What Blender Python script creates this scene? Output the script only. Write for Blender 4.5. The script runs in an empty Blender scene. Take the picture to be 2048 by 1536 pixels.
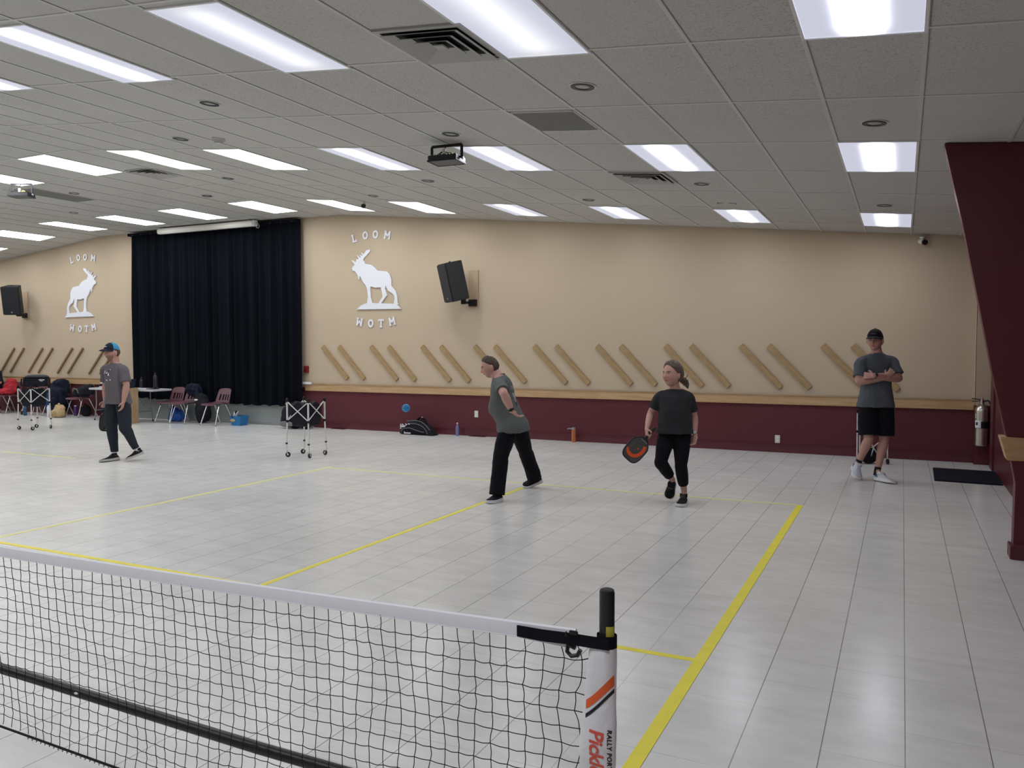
import bpy, bmesh, math, random
from mathutils import Vector, Matrix, Quaternion, noise
from mathutils.bvhtree import BVHTree
random.seed(7)
PI = math.pi
scene = bpy.context.scene
COL = scene.collection

# ------------------------------------------------------------------ camera
YAW, PITCH, ROLL, FPX = 0.45210, -0.04680, -0.00131, 1607.4
CAM = Vector((0.8747, -8.5439, 1.6140))
_f = Vector((-math.sin(YAW)*math.cos(PITCH), math.cos(YAW)*math.cos(PITCH), math.sin(PITCH)))
_r = Vector((math.cos(YAW), math.sin(YAW), 0)); _u = _r.cross(_f)
_r2 = _r*math.cos(ROLL) + _u*math.sin(ROLL); _u2 = -_r*math.sin(ROLL) + _u*math.cos(ROLL)
cd = bpy.data.cameras.new('camera'); cam = bpy.data.objects.new('camera', cd); COL.objects.link(cam)
cd.sensor_width = 36.0; cd.lens = FPX/2048*36.0; cd.clip_start = 0.05; cd.clip_end = 100
cam.matrix_world = Matrix(((_r2.x, _u2.x, -_f.x, CAM.x), (_r2.y, _u2.y, -_f.y, CAM.y), (_r2.z, _u2.z, -_f.z, CAM.z), (0, 0, 0, 1)))
scene.camera = cam
# ------------------------------------------------------------------ exposure, world, light levels
scene.view_settings.view_transform = 'Standard'; scene.view_settings.look = 'None'
scene.view_settings.exposure = 0.0; scene.view_settings.gamma = 1.0; scene.view_settings.use_curve_mapping = False
world = bpy.data.worlds.new('world'); scene.world = world; world.use_nodes = True
world.node_tree.nodes['Background'].inputs[0].default_value = (0.5, 0.5, 0.5, 1)
world.node_tree.nodes['Background'].inputs[1].default_value = 0.02

# ------------------------------------------------------------------ materials
def mat(name, col=(.8, .8, .8), rough=.5, metal=0.0, coat=0.0, spec=.5, noise_amt=0.0, noise_scale=20, bump=0.0, bump_scale=40, trans=0.0, alpha=1.0, ior=1.45, sheen=0.0):
    m = bpy.data.materials.new(name); m.use_nodes = True
    nt = m.node_tree; b = nt.nodes['Principled BSDF']
    b.inputs['Base Color'].default_value = (*col, 1); b.inputs['Roughness'].default_value = rough
    b.inputs['Metallic'].default_value = metal; b.inputs['Coat Weight'].default_value = coat
    b.inputs['Specular IOR Level'].default_value = spec; b.inputs['Transmission Weight'].default_value = trans
    b.inputs['Alpha'].default_value = alpha; b.inputs['IOR'].default_value = ior
    b.inputs['Sheen Weight'].default_value = sheen
    tc = nt.nodes.new('ShaderNodeTexCoord')
    if noise_amt:
        n = nt.nodes.new('ShaderNodeTexNoise'); n.inputs['Scale'].default_value = noise_scale; n.inputs['Detail'].default_value = 4
        nt.links.new(tc.outputs['Object'], n.inputs['Vector'])
        mr = nt.nodes.new('ShaderNodeMapRange'); mr.inputs['To Min'].default_value = 1-noise_amt; mr.inputs['To Max'].default_value = 1+noise_amt
        nt.links.new(n.outputs['Fac'], mr.inputs['Value'])
        mx = nt.nodes.new('ShaderNodeVectorMath'); mx.operation = 'SCALE'; mx.inputs[0].default_value = col
        nt.links.new(mr.outputs['Result'], mx.inputs['Scale']); nt.links.new(mx.outputs['Vector'], b.inputs['Base Color'])
    if bump:
        n = nt.nodes.new('ShaderNodeTexNoise'); n.inputs['Scale'].default_value = bump_scale; n.inputs['Detail'].default_value = 3
        nt.links.new(tc.outputs['Object'], n.inputs['Vector'])
        bp = nt.nodes.new('ShaderNodeBump'); bp.inputs['Strength'].default_value = bump; bp.inputs['Distance'].default_value = 0.02
        nt.links.new(n.outputs['Fac'], bp.inputs['Height']); nt.links.new(bp.outputs['Normal'], b.inputs['Normal'])
    return m

class NT:
    """small helper to write node graphs"""
    def __init__(s, m): s.t = m.node_tree; s.b = s.t.nodes['Principled BSDF']
    def n(s, typ, **kw):
        x = s.t.nodes.new(typ)
        for k, v in kw.items(): setattr(x, k, v)
        return x
    def l(s, a, b): s.t.links.new(a, b)
    def math(s, op, a, b=None, c=None):
        x = s.n('ShaderNodeMath', operation=op)
        for i, v in enumerate((a, b, c)):
            if v is None: continue
            if isinstance(v, (int, float)): x.inputs[i].default_value = v
            else: s.l(v, x.inputs[i])
        return x.outputs[0]
    def mix(s, fac, a, b):
        x = s.n('ShaderNodeMix', data_type='RGBA')
        for i, v in ((0, fac), (6, a), (7, b)):
            if isinstance(v, (int, float)): x.inputs[i].default_value = v
            elif isinstance(v, tuple): x.inputs[i].default_value = (*v, 1)
            else: s.l(v, x.inputs[i])
        return x.outputs[2]
    def noise(s, vec, scale, detail=3, rough=.5):
        x = s.n('ShaderNodeTexNoise'); x.inputs['Scale'].default_value = scale; x.inputs['Detail'].default_value = detail
        x.inputs['Roughness'].default_value = rough; s.l(vec, x.inputs['Vector']); return x.outputs['Fac']
    def ramp(s, fac, lo, hi):
        x = s.n('ShaderNodeMapRange'); x.interpolation_type = 'SMOOTHSTEP'
        x.inputs['From Min'].default_value = lo; x.inputs['From Max'].default_value = hi; s.l(fac, x.inputs['Value']); return x.outputs['Result']
    def scalev(s, vec, k):
        x = s.n('ShaderNodeVectorMath', operation='MULTIPLY'); s.l(vec, x.inputs[0]); x.inputs[1].default_value = k; return x.outputs[0]

TILE = 0.3048
def floor_material():
    m = mat('vinyl_floor_tile', (.6, .6, .58), .24); g = NT(m)
    pos = g.n('ShaderNodeNewGeometry').outputs['Position']
    sep = g.n('ShaderNodeSeparateXYZ'); g.l(pos, sep.inputs[0])
    def seam(c, width, off):
        a = g.math('DIVIDE', g.math('ADD', c, off), TILE)
        fr = g.math('ABSOLUTE', g.math('SUBTRACT', g.math('FRACT', g.math('ADD', a, .5)), .5))
        return g.math('LESS_THAN', fr, width/TILE), g.math('FLOOR', a)
    sx, ix = seam(sep.outputs['X'], .0021, 0.0)
    sy, iy = seam(sep.outputs['Y'], .0016, 0.0)
    cmb = g.n('ShaderNodeCombineXYZ'); g.l(ix, cmb.inputs[0]); g.l(iy, cmb.inputs[1])
    wn = g.n('ShaderNodeTexWhiteNoise'); g.l(cmb.outputs[0], wn.inputs['Vector'])
    streak = g.noise(g.scalev(pos, (2.0, 5.0, 1)), 1.6, 5, .6)
    blotch = g.noise(g.scalev(pos, (1, 1.3, 1)), .55, 3)
    fine = g.noise(g.scalev(pos, (6, 14, 1)), 5, 4, .7)
    v = g.math('ADD', g.math('MULTIPLY', g.math('SUBTRACT', streak, .5), .34), 1.0)
    v = g.math('ADD', v, g.math('MULTIPLY', g.math('SUBTRACT', blotch, .5), .24))
    v = g.math('ADD', v, g.math('MULTIPLY', g.math('SUBTRACT', fine, .5), .07))
    v = g.math('ADD', v, g.math('MULTIPLY', g.math('SUBTRACT', wn.outputs['Value'], .5), .05))
    cx = g.n('ShaderNodeVectorMath', operation='SCALE'); cx.inputs[0].default_value = (.70, .70, .675); g.l(v, cx.inputs['Scale'])
    scuff = g.ramp(g.noise(g.scalev(pos, (5, 12, 1)), 3.2, 2), .74, .78)
    c = g.mix(g.math('MULTIPLY', scuff, .35), cx.outputs[0], (.3, .3, .28))
    # the seams across the tiles are only partly open
    part = g.ramp(g.noise(pos, 1.7, 2), .42, .56)
    c = g.mix(g.math('MULTIPLY', g.math('MULTIPLY', sy, part), .45), c, (.2, .19, .17))
    seamvis = g.ramp(g.noise(g.scalev(pos, (1, .3, 1)), .9, 2), .30, .5)
    c = g.mix(g.math('MULTIPLY', sx, g.math('ADD', g.math('MULTIPLY', seamvis, .55), .3)), c, (.13, .12, .10))
    g.l(c, g.b.inputs['Base Color'])
    r = g.math('ADD', g.math('MULTIPLY', blotch, .10), .19)
    g.l(r, g.b.inputs['Roughness'])
    bp = g.n('ShaderNodeBump'); bp.inputs['Strength'].default_value = .12; bp.inputs['Distance'].default_value = .01
    g.l(g.noise(g.scalev(pos, (1.5, 1.5, 1)), 3, 3), bp.inputs['Height']); g.l(bp.outputs[0], g.b.inputs['Normal'])
    return m

def ceiling_material():
    m = mat('fissured_ceiling_tile', (.5, .49, .46), .95, spec=.1); g = NT(m)
    pos = g.n('ShaderNodeNewGeometry').outputs['Position']
    v1 = g.ramp(g.noise(g.scalev(pos, (70, 190, 70)), 1, 2), .56, .66)
    spk = g.ramp(g.noise(g.scalev(pos, (1, 1, 1)), 150, 2), .58, .70)
    area = g.ramp(g.noise(pos, .5, 1), .35, .65)
    f = g.math('MULTIPLY', g.math('MAXIMUM', v1, g.math('MULTIPLY', spk, .7)), g.math('ADD', g.math('MULTIPLY', area, .5), .25))
    tone = g.noise(pos, .9, 2)
    base = g.mix(tone, (.545, .53, .495), (.60, .59, .555))
    g.l(g.mix(f, base, (.24, .22, .20)), g.b.inputs['Base Color'])
    bp = g.n('ShaderNodeBump'); bp.inputs['Strength'].default_value = .4; bp.inputs['Distance'].default_value = .004
    g.l(g.math('SUBTRACT', 1.0, f), bp.inputs['Height']); g.l(bp.outputs[0], g.b.inputs['Normal'])
    return m

def wall_material():
    m = mat('two_tone_wall_paint', (.5, .4, .3), .75, spec=.25); g = NT(m)
    pos = g.n('ShaderNodeNewGeometry').outputs['Position']
    sep = g.n('ShaderNodeSeparateXYZ'); g.l(pos, sep.inputs[0])
    low = g.math('LESS_THAN', sep.outputs['Z'], .80)
    t = g.noise(g.scalev(pos, (1, 1, 1.4)), 1.1, 3)
    beige = g.mix(t, (.520, .420, .300), (.560, .455, .330))
    red = g.mix(t, (.105, .027, .034), (.118, .032, .039))
    g.l(g.mix(low, beige, red), g.b.inputs['Base Color'])
    bp = g.n('ShaderNodeBump'); bp.inputs['Strength'].default_value = .15; bp.inputs['Distance'].default_value = .004
    g.l(g.noise(pos, 60, 3), bp.inputs['Height']); g.l(bp.outputs[0], g.b.inputs['Normal'])
    return m

def wood_material(name, c1, c2, axis=(1, 10, 10), scale=3.0, rough=.5):
    m = mat(name, c1, rough); g = NT(m)
    tc = g.n('ShaderNodeTexCoord').outputs['Object']
    w = g.noise(g.scalev(tc, axis), scale, 5, .6)
    w2 = g.noise(g.scalev(tc, tuple(a*3 for a in axis)), scale*2, 3)
    f = g.ramp(g.math('ADD', g.math('MULTIPLY', w, .8), g.math('MULTIPLY', w2, .2)), .35, .65)
    g.l(g.mix(f, c1, c2), g.b.inputs['Base Color'])
    return m

def curtain_material():
    m = mat('dark_curtain_cloth', (.006, .008, .014), .92, spec=.12, sheen=.0); g = NT(m)
    pos = g.n('ShaderNodeNewGeometry').outputs['Position']
    f = g.noise(g.scalev(pos, (18, 1, .5)), 1, 3)
    g.l(g.mix(f, (.0015, .0028, .006), (.0045, .006, .010)), g.b.inputs['Base Color'])
    return m

def diffuser_material(name, edge, core, tint=(.93, .95, 1.0), edgetint=(.80, .83, 1.0), sg=.045):
    """prismatic lens over two tubes: bright band along the middle, softer towards the frame"""
    m = mat(name, (.8, .8, .8), .4); g = NT(m)
    tc = g.n('ShaderNodeTexCoord').outputs['Object']
    sep = g.n('ShaderNodeSeparateXYZ'); g.l(tc, sep.inputs[0])
    ax = g.math('ABSOLUTE', sep.outputs['X'])
    ay = g.math('ABSOLUTE', sep.outputs['Y'])
    band = g.math('POWER', 2.718, g.math('MULTIPLY', g.math('MULTIPLY', ax, ax), -1/(2*sg**2)))
    endf = g.math('SUBTRACT', 1.0, g.math('MULTIPLY', g.ramp(ay, .42, .60), .85))
    pr = g.noise(g.scalev(tc, (60, 60, 1)), 2, 1)
    s = g.math('ADD', edge, g.math('MULTIPLY', g.math('MULTIPLY', band, endf), core))
    s = g.math('MULTIPLY', s, g.math('ADD', .94, g.math('MULTIPLY', pr, .12)))
    rimx = g.math('GREATER_THAN', ax, .281); rimy = g.math('GREATER_THAN', ay, .585)
    s = g.math('ADD', s, g.math('MULTIPLY', g.math('MAXIMUM', rimx, rimy), .25))
    g.l(g.mix(band, edgetint, tint), g.b.inputs['Emission Color']); g.l(s, g.b.inputs['Emission Strength'])
    g.b.inputs['Base Color'].default_value = (.25, .25, .27, 1)
    return m

def skin_material(name):
    m = mat(name, (.5, .3, .24), .55, spec=.35); g = NT(m)
    a = g.n('ShaderNodeAttribute', attribute_name='Tone')
    t = g.noise(g.n('ShaderNodeTexCoord').outputs['Object'], 25, 3)
    mx = g.mix(g.math('MULTIPLY', t, .25), a.outputs['Color'], (.42, .17, .13))
    g.l(mx, g.b.inputs['Base Color'])
    g.b.inputs['Subsurface Weight'].default_value = .05
    g.b.inputs['Subsurface Scale'].default_value = .01
    return m

def cloth(name, c, c2=None, rough=.9, wr=.35, sc=9):
    m = mat(name, c, rough, spec=.15, sheen=.02); g = NT(m)
    tc = g.n('ShaderNodeTexCoord').outputs['Object']
    g.l(g.mix(g.noise(tc, 260, 2), c, c2 or tuple(x*1.25 for x in c)), g.b.inputs['Base Color'])
    bp = g.n('ShaderNodeBump'); bp.inputs['Strength'].default_value = wr; bp.inputs['Distance'].default_value = .03
    d = g.n('ShaderNodeTexNoise'); d.inputs['Scale'].default_value = sc; d.inputs['Detail'].default_value = 2; d.inputs['Distortion'].default_value = 1.2
    g.l(g.scalev(tc, (1, 1, .55)), d.inputs['Vector'])
    g.l(d.outputs['Fac'], bp.inputs['Height']); g.l(bp.outputs[0], g.b.inputs['Normal'])
    return m

M = {}
M['floor'] = floor_material(); M['ceiling'] = ceiling_material(); M['wall'] = wall_material()
M['tbar'] = mat('painted_grid_bar', (.62, .61, .575), .6, noise_amt=.04, noise_scale=3)
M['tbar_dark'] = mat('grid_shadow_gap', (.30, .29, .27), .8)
M['oak'] = wood_material('oak_rail', (.46, .29, .14), (.55, .37, .20), (1, 14, 14), 2.2, .45)
M['oak_slat'] = wood_material('oak_slat', (.32, .21, .095), (.42, .29, .14), (2, 14, 14), 3.0, .55)
M['oak_slat_dark'] = wood_material('dark_oak_slat', (.20, .125, .065), (.27, .17, .09), (2, 14, 14), 3.0, .6)  # darker brown oak for the slats left of the curtain
M['oak_box'] = wood_material('oak_cabinet', (.36, .24, .13), (.46, .32, .18), (12, 12, 1.2), 2.0, .5)
M['pine'] = wood_material('backing_board', (.42, .30, .18), (.50, .37, .24), (12, 12, 1), 3, .6)
M['maroon'] = mat('maroon_gloss_paint', (.105, .016, .024), .42, noise_amt=.08, noise_scale=4)
M['maroon_base'] = mat('maroon_baseboard_paint', (.105, .022, .030), .4, noise_amt=.08, noise_scale=4)
M['beige'] = mat('beige_paint', (.50, .40, .285), .75, noise_amt=.03)
M['curtain'] = curtain_material()
M['stage'] = mat('grey_stage_paint', (.27, .30, .29), .6, noise_amt=.08, noise_scale=2)
M['tape'] = mat('yellow_floor_tape', (.88, .78, .05), .5, noise_amt=.10, noise_scale=9)
M['tape_worn'] = mat('worn_yellow_tape', (.80, .76, .26), .4, noise_amt=.14, noise_scale=12)
M['white'] = mat('white_plastic', (.78, .78, .77), .4, noise_amt=.03)
M['signwhite'] = mat('white_sign_paint', (.80, .81, .86), .5, noise_amt=.02, noise_scale=3)
M['screenwhite'] = mat('ivory_housing', (.66, .64, .57), .45, noise_amt=.03)
M['black'] = mat('black_plastic', (.012, .012, .014), .4, noise_amt=.1)
M['blackfab'] = cloth('black_nylon', (.010, .011, .016), (.017, .018, .024), .8, .6, 14)
M['navyfab'] = cloth('navy_coat_cloth', (.008, .011, .022), (.014, .018, .035), .85, .8, 12)
M['bluefab'] = cloth('blue_cloth', (.02, .05, .14), None, .85, .6, 12)
M['redfab'] = cloth('red_jacket_cloth', (.40, .028, .038), (.46, .04, .05), .8, .9, 10)
M['tanbag'] = cloth('tan_bag_cloth', (.50, .36, .19), (.56, .42, .24), .8, .8, 12)
M['greyfab'] = cloth('grey_trim_cloth', (.16, .16, .16), None, .8, .4, 12)
M['speaker'] = mat('speaker_grille', (.008, .009, .014), .55, bump=.5, bump_scale=300)
M['speaker_box'] = mat('speaker_cabinet', (.02, .021, .023), .6, bump=.3, bump_scale=160)
M['chrome'] = mat('chrome_tube', (.75, .75, .74), .22, 1.0)
M['alu'] = mat('brushed_aluminium', (.74, .74, .73), .4, .45, noise_amt=.05)
M['steel'] = mat('stainless_steel', (.62, .58, .52), .28, 1.0, noise_amt=.05)
M['galv'] = mat('grey_metal', (.32, .32, .32), .5, .5)
M['maroonplastic'] = mat('burgundy_chair_plastic', (.135, .060, .074), .38, noise_amt=.15, noise_scale=60)
M['bluebin'] = mat('blue_bin_plastic', (.02, .17, .42), .4, noise_amt=.05)
M['bluebag'] = mat('blue_plastic_bag', (.02, .10, .42), .3, bump=.9, bump_scale=18)
M['navyplastic'] = mat('navy_plastic', (.012, .02, .04), .4)
M['tabletop'] = mat('white_table_plastic', (.60, .61, .63), .5, noise_amt=.02)
M['grille'] = mat('return_grille', (.15, .15, .145), .6, noise_amt=.05, noise_scale=200)
M['ventblade'] = mat('vent_blade_paint', (.42, .41, .385), .5)
M['ventdark'] = mat('vent_throat', (.012, .012, .014), .8)
M['ballblue'] = mat('blue_ball_plastic', (.03, .28, .62), .4)
M['ballhole'] = mat('ball_hole', (.01, .08, .2), .6)
M['red'] = mat('fire_alarm_red', (.22, .018, .024), .35)
M['reddark'] = mat('dark_red_recess', (.14, .01, .012), .4)
M['orange'] = mat('orange_bottle', (.62, .20, .06), .3, trans=.3)
M['clear'] = mat('clear_bottle', (.75, .78, .85), .12, trans=.75)
M['bluewater'] = mat('blue_tint_bottle', (.35, .38, .70), .12, trans=.6)
M['capwhite'] = mat('bottle_cap', (.7, .7, .75), .4)
M['bottleblue'] = mat('slate_blue_bottle', (.03, .08, .16), .35)
M['bottlewhite'] = mat('white_bottle', (.72, .72, .74), .3)
M['bottledark'] = mat('smoke_bottle', (.03, .03, .035), .25, trans=.2)
M['purple'] = mat('purple_bottle', (.09, .04, .22), .4)
M['mat'] = mat('black_rubber_mat', (.007, .009, .018), .75, spec=.2, bump=.3, bump_scale=80)
M['netcord'] = mat('black_net_cord', (.006, .006, .008), .85)
M['nettape'] = mat('white_net_tape', (.84, .84, .90), .75, noise_amt=.03, noise_scale=30)
M['netsleeve'] = mat('white_sleeve_vinyl', (.80, .80, .84), .5, bump=.5, bump_scale=14)
M['nylonblack'] = mat('black_strap', (.004, .005, .010), .75, spec=.2)
M['tubeblack'] = mat('black_powder_coat', (.014, .014, .017), .35)
M['postlabel'] = mat('yellow_post_mark', (.48, .46, .06), .5)
M['orangeprint'] = mat('orange_print', (.78, .12, .025), .5)
M['redprint'] = mat('red_orange_print', (.72, .10, .07), .5)
M['blackprint'] = mat('black_print', (.012, .012, .016), .5)
M['whiteprint'] = mat('white_print', (.75, .75, .78), .5)
M['paddle'] = mat('dark_paddle_face', (.075, .070, .068), .4, noise_amt=.25, noise_scale=30)
M['paddleorange'] = mat('paddle_orange', (.80, .09, .02), .4)
M['paddlegreen'] = mat('paddle_green', (.10, .16, .05), .4)
M['skin'] = skin_material('skin')
M['sole_white'] = mat('white_sole_foam', (.68, .68, .70), .5)
M['sole_tan'] = mat('grey_sole_foam', (.42, .40, .36), .6)
M['shoe_black'] = cloth('black_shoe_mesh', (.010, .010, .012), None, .7, .3, 60)
M['shoe_white'] = cloth('white_shoe_mesh', (.52, .53, .58), None, .6, .3, 60)
M['shoe_blue'] = mat('blue_heel_counter', (.03, .10, .22), .5)
M['hair_brown'] = mat('brown_hair', (.070, .045, .030), .55, bump=.8, bump_scale=90, noise_amt=.3, noise_scale=50)
M['hair_dark'] = mat('dark_brown_hair', (.095, .066, .048), .42, bump=.8, bump_scale=60, noise_amt=.35, noise_scale=30)
M['cap_black'] = cloth('black_cap', (.010, .010, .012), None, .8, .2, 30)
M['cap_navy'] = cloth('navy_cap', (.012, .018, .030), None, .8, .2, 30)
M['cap_blue'] = cloth('light_blue_cap_mesh', (.03, .22, .42), (.06, .32, .52), .8, .2, 30)
M['shirt1'] = cloth('grey_violet_tee', (.115, .100, .112), (.145, .128, .14))
M['shirt2'] = cloth('heather_grey_tee', (.105, .115, .110), (.135, .145, .14))
M['shirt3'] = cloth('charcoal_tee', (.026, .028, .030), (.036, .038, .04))
M['shirt4'] = cloth('slate_tee', (.080, .092, .108), (.105, .118, .135))
M['pants1'] = cloth('charcoal_joggers', (.022, .026, .034))
M['pants_black'] = cloth('black_trousers', (.006, .006, .009))
M['watch_black'] = mat('black_watch_band', (.01, .01, .012), .4)
M['watch_silver'] = mat('silver_watch', (.65, .65, .62), .25, .9)
M['sock_black'] = mat('black_sock', (.012, .012, .012), .9)
M['sock_white'] = mat('white_sock', (.7, .7, .7), .9)
M['frame_white'] = mat('white_light_frame', (.72, .72, .72), .4)
M['canring'] = mat('dark_can_baffle', (.04, .04, .045), .4)
M['canlens'] = mat('frosted_can_lens', (.45, .45, .46), .4)

# lamp diffusers: right hand panels have dimmer edges, left hand ones glow evenly
M['dif_soft'] = diffuser_material('lens_soft', .60, .42, sg=.10)
M['dif_mid'] = diffuser_material('lens_mid', .62, 34.0)
M['dif_full'] = diffuser_material('lens_full', 7.0, 22, edgetint=(.93, .96, 1.0))

# ------------------------------------------------------------------ mesh helpers
class MB:
    def __init__(s): s.v = []; s.f = []; s.m = []
    def add(s, vs, fs, mi=0):
        o = len(s.v); s.v += [tuple(x) for x in vs]
        for f in fs: s.f.append([o+i for i in f]); s.m.append(mi)
        return s
    def box(s, c, d, rot=None, mi=0):
        c = Vector(c); R = rot or Matrix.Identity(3); vs = []
        for x in (-1, 1):
            for y in (-1, 1):
                for z in (-1, 1): vs.append(c + R @ Vector((x*d[0]/2, y*d[1]/2, z*d[2]/2)))
        return s.add(vs, [(0, 1, 3, 2), (4, 6, 7, 5), (0, 4, 5, 1), (2, 3, 7, 6), (0, 2, 6, 4), (1, 5, 7, 3)], mi)
    def loft(s, rings, mi=0, cap=True, closed=False):
        n = len(rings[0]); k = len(rings); vs = [p for r in rings for p in r]; fs = []
        for i in range(k if closed else k-1):
            a = i*n; b = ((i+1) % k)*n
            for j in range(n): fs.append((a+j, a+(j+1) % n, b+(j+1) % n, b+j))
        if cap and not closed: fs.append(tuple(range(n-1, -1, -1))); fs.append(tuple((k-1)*n+j for j in range(n)))
        return s.add(vs, fs, mi)
    def tube(s, pts, r, n=8, mi=0, cap=True, flat=(1, 1), up=None, round_ends=False):
        pts = [Vector(p) for p in pts]; rr = r if isinstance(r, (list, tuple)) else [r]*len(pts)
        if round_ends:
            d0 = (pts[0]-pts[1]).normalized(); d1 = (pts[-1]-pts[-2]).normalized()
            P = []; Q = []
            for a in (85, 60, 30): P.append(pts[0]+d0*rr[0]*math.sin(math.radians(a))); Q.append(rr[0]*math.cos(math.radians(a)))
            P += pts; Q += list(rr)
            for a in (30, 60, 85): P.append(pts[-1]+d1*rr[-1]*math.sin(math.radians(a))); Q.append(rr[-1]*math.cos(math.radians(a)))
            pts = P; rr = Q
        t0 = (pts[1]-pts[0]).normalized()
        ref = Vector(up) if up else (Vector((0, 0, 1)) if abs(t0.z) < .9 else Vector((1, 0, 0)))
        nrm = (ref - t0*ref.dot(t0)).normalized(); rings = []
        for i, p in enumerate(pts):
            if i == 0: t = t0
            elif i == len(pts)-1: t = (pts[i]-pts[i-1]).normalized()
            else: t = ((pts[i+1]-pts[i]).normalized() + (pts[i]-pts[i-1]).normalized()).normalized()
            nrm = nrm - t*nrm.dot(t)
            nrm = nrm.normalized() if nrm.length > 1e-6 else t.orthogonal().normalized()
            bn = t.cross(nrm)
            rings.append([p + nrm*math.cos(2*PI*j/n)*rr[i]*flat[0] + bn*math.sin(2*PI*j/n)*rr[i]*flat[1] for j in range(n)])
        return s.loft(rings, mi, cap)
    def lathe(s, base, prof, n=16, mi=0, axis=(0, 0, 1)):
        ax = Vector(axis).normalized(); a = ax.orthogonal().normalized(); b = ax.cross(a); base = Vector(base)
        rings = [[base + ax*z + a*math.cos(2*PI*j/n)*max(r, 1e-4) + b*math.sin(2*PI*j/n)*max(r, 1e-4) for j in range(n)] for r, z in prof]
        return s.loft(rings, mi, True)
    def prism(s, poly, fn, mi=0):
        """poly: 2D list; fn(p, t) -> 3D for t = 0 front, 1 back"""
        n = len(poly); vs = [fn(p, 0) for p in poly]+[fn(p, 1) for p in poly]
        fs = [tuple(range(n)), tuple(range(2*n-1, n-1, -1))]+[(i, i+n, (i+1) % n+n, (i+1) % n) for i in range(n)]
        return s.add(vs, fs, mi)
    def ell(s, c, r, n=16, k=10, rot=None, mi=0, fn=None):
        c = Vector(c); R = rot or Matrix.Identity(3); rings = []
        for i in range(k+1):
            th = PI*(i+.02)/(k+.04); z = -math.cos(th); q = math.sin(th)
            ring = []
            for j in range(n):
                p = Vector((q*math.cos(2*PI*j/n), q*math.sin(2*PI*j/n), z))
                if fn: p = fn(p)
                ring.append(c + R @ Vector((p.x*r[0], p.y*r[1], p.z*r[2])))
            rings.append(ring)
        return s.loft(rings, mi)
    def mesh(s, name):
        me = bpy.data.meshes.new(name); me.from_pydata(s.v, [], s.f); me.polygons.foreach_set('material_index', s.m)
        bm = bmesh.new(); bm.from_mesh(me); bmesh.ops.recalc_face_normals(bm, faces=bm.faces); bm.to_mesh(me); bm.free()
        me.update(); return me
    def build(s, name, mats, parent=None, smooth=35, bevel=0, seg=2, at=None):
        me = s.mesh(name)
        for x in (mats if isinstance(mats, (list, tuple)) else [mats]): me.materials.append(M[x] if isinstance(x, str) else x)
        if bevel:
            bm = bmesh.new(); bm.from_mesh(me)
            es = [e for e in bm.edges if len(e.link_faces) == 2 and e.calc_face_angle(0) > .6]
            bmesh.ops.bevel(bm, geom=es, offset=bevel, segments=seg, affect='EDGES', clamp_overlap=True); bm.to_mesh(me); bm.free()
        if smooth:
            me.shade_smooth()
            try: me.set_sharp_from_angle(angle=math.radians(smooth))
            except Exception: pass
        o = bpy.data.objects.new(name, me); COL.objects.link(o)
        if parent: o.parent = parent
        if at is not None: o.location = at
        return o

def rz(a): return Matrix.Rotation(a, 3, 'Z')
def rx(a): return Matrix.Rotation(a, 3, 'X')
def ry(a): return Matrix.Rotation(a, 3, 'Y')
def tag(o, label=None, cat=None, group=None, kind=None):
    if label: o['label'] = label
    if cat: o['category'] = cat
    if group: o['group'] = group
    if kind: o['kind'] = kind
    return o
def empty(name, loc, rot=0, label=None, cat=None, group=None):
    o = bpy.data.objects.new(name, None); COL.objects.link(o); o.location = loc
    o.rotation_euler = rot if isinstance(rot, (tuple, list)) else (0, 0, rot); o.empty_display_size = .1
    return tag(o, label, cat, group)
def copy_tree(o, parent=None):
    c = o.copy(); COL.objects.link(c); c.parent = parent
    for ch in list(o.children): copy_tree(ch, c)
    return c
def struct(o, label=None): o['kind'] = 'structure'; return tag(o, label)

# ------------------------------------------------------------------ room shell
WY = 4.159                 # far wall plane
KR, KL, ZF = -8.99, -15.8, 4.17
SR = .0985; SL = .0985
def cz(x):
    if x > KR: return ZF - SR*(x-KR)
    if x < KL: return ZF - SL*(KL-x)
    return ZF
XL, XR, YB = -26.7, 1.96, -13.2
tag(struct(MB().box(((XL+XR)/2, (YB+WY)/2, -.05), (XR-XL+.4, WY-YB+.4, .1)).build('floor', 'floor', smooth=0)), 'white vinyl tile floor with grey seams')
mb = MB()
prof = [(XL-.2, cz(XL-.2)), (KL, ZF), (KR, ZF), (XR+.2, cz(XR+.2))]
for (x0, z0), (x1, z1) in zip(prof[:-1], prof[1:]):
    mb.add([(x0, YB-.2, z0), (x1, YB-.2, z1), (x1, WY+.2, z1), (x0, WY+.2, z0), (x0, YB-.2, z0+.1), (x1, YB-.2, z1+.1), (x1, WY+.2, z1+.1), (x0, WY+.2, z0+.1)],
           [(0, 1, 2, 3), (7, 6, 5, 4), (0, 4, 5, 1), (3, 2, 6, 7)])
tag(struct(mb.build('ceiling', 'ceiling', smooth=0)), 'suspended ceiling of fissured tiles')
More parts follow.
